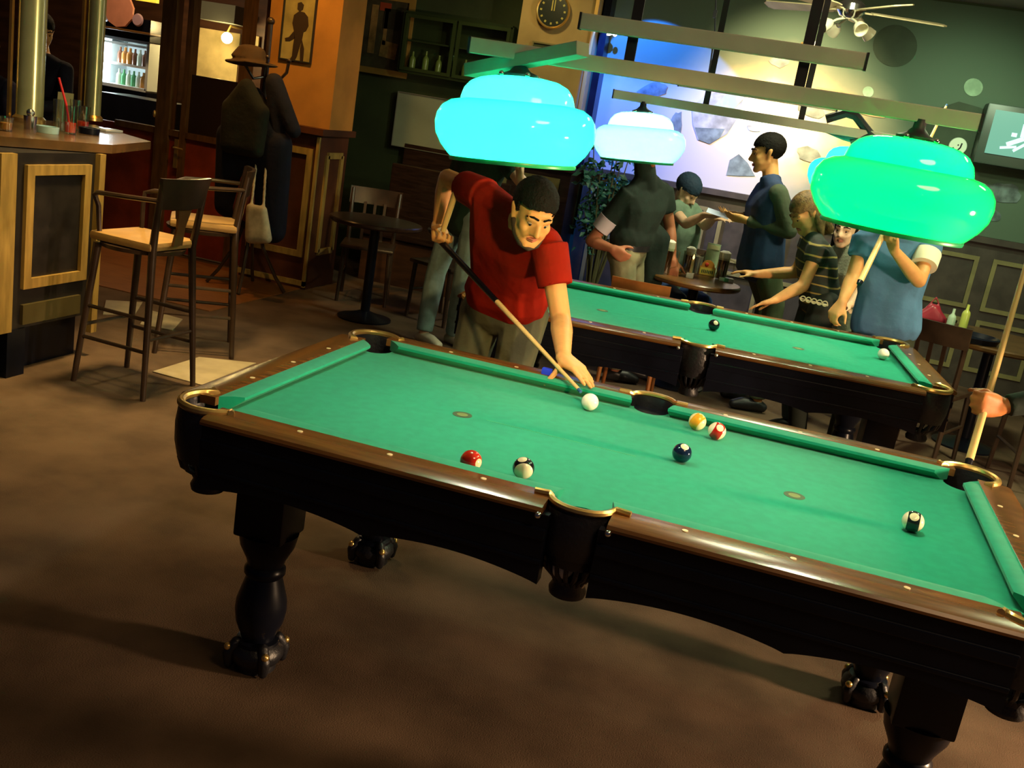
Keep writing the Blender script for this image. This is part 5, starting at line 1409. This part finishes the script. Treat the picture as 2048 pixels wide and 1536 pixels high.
red = person('person in a red T-shirt bending over the near table to shoot with a cue', J, M_skin, M_redsh, M_khaki, M_shoeb, vox=0.0058, sleeve=0.52, detail=True, gaze=(0.3, 0, -0.5), hem=0.0, collar=0.12,
             hands=dict(L=((0.86, -0.45, -0.30), (-0.20, 0.05, -1), -1, dict(curls=[(0.10, 0.10, 0.05), (0.12, 0.12, 0.06), (0.16, 0.14, 0.08), (0.22, 0.16, 0.1)], thumb=((0.30, 0.12, 0.62), (0.28, -0.02, 0.55)), spread=0.9)),
                        R=((gd.x * 1.0 + 0.10, gd.y - 0.1, gd.z), (0.75, -0.6, -0.05), 1, dict(curl=(1.15, 1.5, 1.0), thumb=((0.7, 0.5, 0.5), (0.1, 0.5, 0.9))))))
hair_cap(J['head'], red, M_hair, s=0.95, front=0.066, low=-0.006, back_low=-0.06)
# short dark beard along the jaw
Mh = J['head'] @ Matrix.Diagonal((0.935, 0.935, 0.935, 1)); b = MB()
P = [(-0.068, 0.004, -0.035), (-0.056, 0.036, -0.070), (-0.034, 0.068, -0.094), (0.0, 0.080, -0.104), (0.034, 0.068, -0.094), (0.056, 0.036, -0.070), (0.068, 0.004, -0.035)]
for a, c in zip(P, P[1:]): b.hull([(Mh @ V(a), 0.0125), (Mh @ V(c), 0.0125)])
b.remesh('beard', mat('dark stubble', (0.035, 0.022, 0.013), 0.8), red, 0.004, 2)

def cue(label, a, c, ra=0.0063, rb=0.0145, joint=0.52, butt=M_black):
    a, c = V(a), V(c); t = thing('billiard_cue', label, 'cue', a, 0, 'billiard cues')
    L = c - a
    q = MB(); q.tube([L * 0.0, L * 0.012], [ra * 0.9, ra], 14); q.build('tip', mat('cue tip', (0.02, 0.10, 0.25), 0.7), t)
    q = MB(); q.tube([L * 0.012, L * joint], [ra, ra + (rb - ra) * joint], 14); q.build('shaft', M_cuew, t)
    q = MB(); q.tube([L * joint, L * 0.985], [ra + (rb - ra) * joint + 0.0006, rb], 14); q.build('butt', butt, t)
    q = MB(); q.tube([L * 0.985, L], [rb, rb * 0.85], 14); q.build('bumper', M_black, t)
    return t
tipd = (aty(882, 483, 1.735) - tip).normalized()
cue('cue held by the player in red, its tip behind the white ball', tip, tip + tipd * 1.34, joint=0.49)
st = aty(911, 384, 1.62); sb = aty(886, 462, 1.67)
q = MB(); q.tube([sb, lerp(sb, st, 0.5), st], [0.011, 0.0125, 0.0135], 12); q.ball(st, 0.0135, 2)
tag(q.build('wooden_stick', M_cuew), 'short pale wooden stick rising from the right fist of the player in red', 'stick')

# ---- jeans person behind the player
y = 4.3
J = dict(head=head_frame(aty(1000, 258, 4.05), (0.75, -0.6, -0.15)), shL=aty(1010, 318, 4.05), shR=aty(925, 325, 4.3), elL=aty(1048, 372, 3.98), elR=aty(905, 372, 4.35), wrL=aty(1040, 352, 3.86), wrR=aty(930, 405, 4.2),
         hipL=aty(952, 440, 4.15), hipR=aty(915, 425, 4.35), knL=aty(925, 570, 4.2), knR=aty(872, 545, 4.35))
J['anL'] = aty(905, 676, 4.42); J['anR'] = aty(848, 664, 4.25)
J['anL'].z = J['anR'].z = 0.085
J['toeL'] = (0.9, -0.45, 0); J['toeR'] = (0.9, -0.45, 0)
M_dgreen = mat('dark green cloth', (0.012, 0.035, 0.022), 0.9, var=0.2, bump=0.5, bscale=18)
m2 = person('person in pale blue jeans and dark top standing behind the player in red', J, M_skin2, M_dgreen, M_jeans, M_shoew, hands=dict(L=((-0.1, -0.2, 1), (-0.7, -0.6, 0), 1, dict(curl=GRIP)), R=((0.6, -0.5, -0.6), (0.3, 0, -1), -1)), hem=0.08)
hair_cap(J['head'], m2, M_hair, front=0.058)

# ---- black shirt person, beige trousers
y = 4.5
J = dict(head=head_frame(aty(1300, 292, 4.35), (0.85, 0.35, -0.3)), shL=aty(1292, 372, 4.62), shR=aty(1312, 384, 4.28), elL=aty(1335, 440, 4.7), elR=aty(1240, 470, 4.12), wrL=aty(1352, 470, 4.6), wrR=aty(1285, 492, 4.2),
         hipL=aty(1262, 505, 4.55), hipR=aty(1246, 508, 4.38), knL=aty(1272, 610, 4.6), knR=aty(1248, 612, 4.4), mid=None)
J['shL'] = aty(1268, 375, 4.66); J['shR'] = aty(1318, 385, 4.34)
J['elR'] = aty(1182, 482, 4.35); J['wrR'] = aty(1226, 498, 4.27)
J['bot'] = 0.74; J['shR'] = aty(1260, 388, 4.36); J['shL'] = aty(1326, 382, 4.62); J['elL'] = aty(1340, 455, 4.7); J['wrL'] = aty(1345, 520, 4.66)
J['anL'] = V((J['knL'].x, 4.62, 0.085)); J['anR'] = V((J['knR'].x + 0.02, 4.42, 0.085)); J['toeL'] = (0.9, 0.4, 0); J['toeR'] = (0.9, 0.4, 0)
M_blk = mat('black cotton', (0.006, 0.014, 0.010), 0.9, var=0.2, bump=0.5, bscale=16)
M_beige = mat('beige trousers', (0.23, 0.21, 0.12), 0.9, var=0.15, scale=8, bump=0.4, bscale=18)
M_skinr = mat('skin ruddy', (0.42, 0.15, 0.075), 0.55, var=0.1)
lh = [[(aty(1300, 470, 4.62), 0.10), (aty(1318, 480, 4.62), 0.08), (aty(1302, 575, 4.62), 0.07), (aty(1292, 575, 4.62), 0.07)]]
m3 = person('person in black shirt and beige trousers standing with right hand on hip', J, M_skinr, M_blk, M_beige, M_shoeb, sleeve=0.56, collar=0.95, hands=dict(L=((0.2, 0, -1), (0, 0.9, -0.2), 1), R=((0.9, 0.1, -0.5), (0.2, 0.9, 0), 1, dict(curl=(0.5, 0.6, 0.4)))), lowhem=lh, face=False)
hair_cap(J['head'], m3, M_hair, front=0.058)
b = MB(); wl = lerp((J['hipL'] + J['hipR']) / 2, (J['shL'] + J['shR']) / 2, 0.13)
b.lathe([(0.175, -0.02), (0.182, -0.02), (0.182, 0.02), (0.175, 0.02), (0.175, -0.02)], (0, 0, 0), 30); bl = b.build('belt', M_shoeb, m3)
bl.scale = (1.0, 0.72, 1); bl.location = wl; bl.rotation_euler = (0, 0, math.atan2((J['hipL'] - J['hipR']).y, (J['hipL'] - J['hipR']).x))
b = MB(); b.frustum(lerp(J['shR'], J['elR'], 0.52), 0.071, lerp(J['shR'], J['elR'], 0.76), 0.062, 24); b.build('cuff', mat('pale violet cuff', (0.62, 0.52, 0.62), 0.8), m3)

# ---- seated person in grey green top with dark cap
J = dict(head=head_frame(aty(1374, 383, 5.12), (0.75, -0.35, -0.55)), shL=aty(1385, 420, 5.22), shR=aty(1345, 418, 5.02), elL=aty(1410, 452, 5.15), elR=aty(1372, 448, 4.90), wrL=aty(1428, 436, 4.95), wrR=aty(1408, 430, 4.82),
         hipL=aty(1372, 520, 5.42), hipR=aty(1335, 520, 5.28))
for S in 'LR': J['hip' + S].z = 0.56
J['knL'] = J['hipL'] + V((0.22, -0.36, 0.0)); J['knR'] = J['hipR'] + V((0.18, -0.38, 0.0)); J['anL'] = J['knL'] + V((0.02, 0.04, -0.475)); J['anR'] = J['knR'] + V((-0.02, 0.04, -0.475))
J['toeL'] = (0.4, -0.9, 0); J['toeR'] = (0.4, -0.9, 0)
M_ggr = mat('grey green top', (0.16, 0.24, 0.17), 0.9, var=0.2, bump=0.5, bscale=18)
m4 = person('seated person with dark cap and bare arms reaching across the round table', J, M_skin2, M_ggr, mat('blue denim', (0.03, 0.07, 0.22), 0.9, var=0.2), M_shoeb, s=0.92, sleeve=0.12, sleeve_r=(0.06, 0.06), hands=dict(L=((0.8, -0.4, 0.1), (0, 0.2, -1), 1), R=((0.9, -0.2, 0.1), (0, 0.3, 1), -1)))
hair_cap(J['head'], m4, mat('dark blue cap', (0.012, 0.03, 0.06), 0.8), s=0.92, grow=0.016, front=0.035, low=0.0, back_low=-0.03)

# ---- vest person
y = 4.55
J = dict(head=head_frame(aty(1534, 308, 4.55), (-0.93, -0.18, -0.22)), shL=aty(1556, 388, 4.36), shR=aty(1528, 380, 4.72), elL=aty(1578, 462, 4.36), elR=aty(1530, 450, 4.80), wrL=aty(1490, 440, 4.42), wrR=aty(1480, 432, 4.72),
         hipL=aty(1530, 520, 4.45), hipR=aty(1512, 516, 4.66), knL=aty(1548, 610, 4.45), knR=aty(1534, 606, 4.68))
J['anL'] = V((J['knL'].x + 0.03, 4.46, 0.085)); J['anR'] = V((J['knR'].x + 0.0, 4.70, 0.085)); J['toeL'] = (-0.95, -0.2, 0); J['toeR'] = (-0.95, -0.2, 0)
M_vest = mat('navy vest', (0.012, 0.030, 0.085), 0.8, var=0.25, bump=0.4, bscale=14)
M_slv = mat('grey green sleeve', (0.055, 0.070, 0.040), 0.9, var=0.2, bump=0.5, bscale=16)
J['w'] = 1.12
m5 = person('person in dark vest with grey sleeves standing and holding out a paper', J, M_skin, M_vest, mat('olive trousers', (0.06, 0.075, 0.035), 0.9, var=0.2), M_shoeb, long_sleeve=M_slv, collar=0.45, hem=0.05,
            hands=dict(L=((-0.95, 0.1, 0.05), (0, 0.5, 0.85), 1, dict(curl=(0.3, 0.4, 0.3))), R=((-0.95, -0.1, 0.0), (0, -0.3, 0.9), -1, dict(curl=(0.3, 0.4, 0.3)))))
hair_cap(J['head'], m5, M_hair, front=0.058, low=-0.02)
c = aty(1436, 427, 4.62)
b = MB(); b.box((0, 0, 0), (0.15, 0.10, 0.002), Matrix.Rotation(0.25, 3, 'X') @ Matrix.Rotation(0.15, 3, 'Y')); o = b.build('paper_sheet', mat('bluish paper', (0.55, 0.62, 0.85), 0.7), smooth=False); o.location = c
tag(o, 'bluish white paper held between the vest wearer and the seated person', 'paper')

# ---- striped top person leaning at the far table
J = dict(head=head_frame(aty(1612, 428, 3.95), (-0.65, -0.45, -0.62)), shL=aty(1636, 500, 3.80), shR=aty(1622, 480, 4.12), elL=aty(1606, 572, 3.72), elR=aty(1592, 545, 4.10), wrL=aty(1550, 600, 3.66), wrR=aty(1512, 548, 4.05),
         hipL=aty(1650, 608, 3.86), hipR=aty(1632, 600, 4.10))
J['knL'] = V((J['hipL'].x - 0.05, 3.80, 0.46)); J['knR'] = V((J['hipR'].x - 0.05, 4.10, 0.46)); J['anL'] = V((J['hipL'].x + 0.02, 3.86, 0.085)); J['anR'] = V((J['hipR'].x + 0.02, 4.14, 0.085)); J['toeL'] = (-0.8, -0.5, 0); J['toeR'] = (-0.8, -0.5, 0)
M_strip = mat_stripes('black top with ochre stripes', (0.010, 0.016, 0.010), (0.30, 0.22, 0.05), 2, 17.0, 0.16)
m6 = person('person in black top with thin ochre stripes leaning at the far table', J, M_skin, M_strip, mat('black trousers', (0.012, 0.018, 0.012), 0.8, var=0.2), M_shoeb, s=0.94, sleeve=0.34, hands=dict(L=((-0.9, -0.2, -0.45), (0, -0.2, -1), -1, dict(curl=(0.1, 0.1, 0.1))), R=((-0.98, 0, 0.0), (0, 0, -1), 1)), eyes=True, brow=M_hairb)
hair_cap(J['head'], m6, M_hairb, s=0.94, grow=0.014, front=0.055, back_low=-0.08, extra=[[((-0.075, -0.02, 0.0), 0.02), ((-0.085, 0.0, -0.14), 0.018), ((-0.05, -0.08, -0.02), 0.03)], [((0.078, -0.03, 0.0), 0.022), ((0.085, -0.03, -0.20), 0.022), ((0.04, -0.09, -0.02), 0.03), ((0.05, -0.08, -0.18), 0.02)], [((0.0, -0.10, 0.0), 0.03), ((0.0, -0.11, -0.18), 0.03), ((0.05, -0.09, -0.2), 0.02)]])
b = MB()
hp = (J['hipL'] + J['hipR']) / 2
for k in range(5):
    u = 1606 + 11 * k; c = aty(u, 597 + 2.6 * k, 3.70)
    b.lathe([(0.011, -0.003), (0.017, -0.003), (0.017, 0.003), (0.011, 0.003), (0.011, -0.003)], c, 14, rot=RX)
b.tube([aty(1598, 596, 3.715), aty(1628, 604, 3.705), aty(1656, 611, 3.715)], 0.006, 6)
b.build('studded_belt', mat('pale metal rings', (0.65, 0.60, 0.38), 0.35, metal=0.4), m6)

# ---- pale faced person behind
J = dict(head=head_frame(aty(1692, 462, 4.7), (-0.35, -0.9, -0.1)), shL=aty(1722, 505, 4.62), shR=aty(1668, 502, 4.8), elL=aty(1728, 575, 4.6), elR=aty(1655, 570, 4.8), wrL=aty(1700, 610, 4.5), wrR=aty(1675, 610, 4.6), hipL=aty(1712, 600, 4.75), hipR=aty(1680, 598, 4.85))
for S in 'LR': J['hip' + S].z = 0.55
for S, dx in (('L', 0.08), ('R', -0.12)):
    J['kn' + S] = J['hip' + S] + V((dx, -0.38, 0.0)); J['an' + S] = J['kn' + S] + V((0, 0.04, -0.465)); J['toe' + S] = (0, -1, 0)
m7 = person('pale faced seated person with dark hair glimpsed behind the striped top', J, M_skin2, mat('pale grey shirt', (0.25, 0.26, 0.18), 0.9, var=0.2, bump=0.4), M_blk, M_shoeb, s=0.92, hands=dict(L=((-0.6, -0.5, 0), (0, 0, -1), 1), R=((0.6, -0.5, 0), (0, 0, -1), -1)))
hair_cap(J['head'], m7, M_hair, s=0.92, grow=0.014, front=0.05, extra=[[((-0.075, -0.02, 0.0), 0.02), ((-0.08, -0.02, -0.12), 0.02), ((-0.04, -0.09, 0), 0.03)], [((0.075, -0.02, 0.0), 0.02), ((0.08, -0.02, -0.12), 0.02), ((0.04, -0.09, 0), 0.03)]])
dup(C2, ((J['hipL'].x + J['hipR'].x) / 2, 4.82, 0), math.radians(184), 'dark chair under the pale faced person behind the striped top')

# ---- blue T-shirt person with cue
J = dict(head=head_frame(aty(1800, 400, 3.55), (-0.35, -0.9, -0.1)), shL=aty(1858, 492, 3.66), shR=aty(1730, 478, 3.66), elL=aty(1838, 562, 3.50), elR=aty(1706, 552, 3.60), wrL=aty(1788, 500, 3.34), wrR=aty(1684, 606, 3.48),
         hipL=aty(1800, 655, 3.72), hipR=aty(1742, 648, 3.74))
J['knL'] = V((J['hipL'].x + 0.02, 3.66, 0.46)); J['knR'] = V((J['hipR'].x - 0.02, 3.68, 0.46)); J['anL'] = V((J['hipL'].x + 0.04, 3.74, 0.085)); J['anR'] = V((J['hipR'].x - 0.03, 3.74, 0.085)); J['toeL'] = (0.1, -1, 0); J['toeR'] = (-0.15, -1, 0)
M_bluesh = mat('blue cotton', (0.085, 0.19, 0.34), 0.9, spec=0.1, var=0.12, scale=8, bump=0.8, bscale=10)
c1 = aty(1718, 568, 3.12); c2 = aty(1766, 470, 3.33)
cdv = (c2 - c1).normalized()
m8 = person('person in a blue T-shirt standing at the far table corner with a cue', J, M_skin, M_bluesh, mat('dark olive trousers', (0.03, 0.035, 0.018), 0.9), M_shoeb, sleeve=0.50, hem=0.0,
            hands=dict(L=((-0.35, -0.15, 0.9), (-0.8, -0.5, -0.2), 1, dict(curl=GRIP)), R=((-0.35, -0.3, -0.75), (0.5, 0.5, -0.4), 1, dict(curl=(0.7, 0.8, 0.5)))))
hair_cap(J['head'], m8, M_hair, front=0.058)
e0 = lerp(J['shL'], J['elL'], 0.22); e1 = lerp(J['shL'], J['elL'], 0.58)
b = MB(); b.frustum(e0, 0.076, e1, 0.071, 24); b.build('white_sleeve', mat('white sleeve cloth', (0.75, 0.72, 0.55), 0.9), m8)
cue('cue held upright by the person in blue under the right lamp shade', c1 + cdv * 1.30, c1, joint=0.70, rb=0.0155, butt=M_cuew)

# ---- hand with a cue at the right edge
f = aty(1952, 806, 1.355)
J = dict(head=head_frame(V((2.83, 1.75, 1.62)), (-0.9, -0.4, -0.25)), shL=V((2.64, 1.56, 1.30)), shR=V((2.83, 1.92, 1.36)), elL=V((2.40, 1.46, 1.06)), elR=V((2.80, 2.02, 1.06)), wrL=f + V((0.085, 0.03, 0.0)), wrR=V((2.66, 1.95, 0.86)), hipL=V((2.80, 1.70, 0.86)), hipR=V((2.88, 1.88, 0.86)))
for S in 'LR':
    J['kn' + S] = V((J['hip' + S].x - 0.03, J['hip' + S].y, 0.46)); J['an' + S] = V((J['hip' + S].x + 0.02, J['hip' + S].y, 0.085)); J['toe' + S] = (-0.9, -0.3, 0)
e1, e2 = aty(1936, 930, 1.20), aty(2048, 545, 1.80)
cd2 = (e2 - e1).normalized()
M_skino = mat('skin orange brown', (0.48, 0.17, 0.05), 0.5, var=0.12, scale=40)
m9 = person('person off the right edge whose fist grips an upright cue', J, M_skino, M_blk, mat('black trousers', (0.012, 0.018, 0.012), 0.8), M_shoeb, vox=0.007, long_sleeve=M_blk, face=False, hands=dict(L=((-0.85, -0.45, 0.02), (-0.35, 0.9, -0.1), -1, dict(curl=GRIP, thumb=((0.35, 0.5, 0.55), (-0.15, 0.45, 0.85)))), R=((-0.6, 0, -0.6), (0, 0.5, -0.7), -1)))
hair_cap(J['head'], m9, M_hair, front=0.058)
cue('upright cue resting on the far right corner of the near table', e1 + cd2 * 1.38, e1, joint=0.8, ra=0.007, rb=0.0135, butt=M_cuew)

# ---- people behind the bar
def barperson(label, u, v, y, shirt, f, lean=0.0, sk=M_skin):
    h = aty(u, v, y)
    g = lambda dx, dy, z: V((h.x + dx, y + dy, z))
    J = dict(head=head_frame(h, f), shL=g(0.19 + lean, 0.02, h.z - 0.26), shR=g(-0.19 + lean, 0.02, h.z - 0.26), elL=g(0.27 + lean, -0.06, h.z - 0.53), elR=g(-0.27 + lean, -0.06, h.z - 0.53), wrL=g(0.16 + lean, -0.26, h.z - 0.55), wrR=g(-0.16 + lean, -0.26, h.z - 0.55),
             hipL=g(0.09, 0.1, h.z - 0.76), hipR=g(-0.09, 0.1, h.z - 0.76))
    zk = (h.z - 0.76) * 0.54
    J['knL'] = g(0.09, 0.06, zk); J['knR'] = g(-0.09, 0.06, zk); J['anL'] = g(0.09, 0.12, 0.085); J['anR'] = g(-0.09, 0.12, 0.085); J['toeL'] = (0.1, -1, 0); J['toeR'] = (-0.1, -1, 0)
    p = person(label, J, sk, shirt, M_blk, M_shoeb, vox=0.011, long_sleeve=shirt, hands=dict(L=((-0.3, -0.9, -0.1), (0, 0, -1), 1), R=((0.3, -0.9, -0.1), (0, 0, -1), -1)))
    hair_cap(J['head'], p, M_hair, front=0.055)
barperson('person in a dark navy jacket standing behind the bar between the posts', 84, 62, 4.6, M_navy, (0.8, -0.5, -0.4), 0.02)
barperson('person in dark clothes at the far left edge behind the bar', -28, 95, 4.1, mat('dark violet cloth', (0.02, 0.016, 0.04), 0.9, var=0.2), (0.5, -0.8, -0.2))
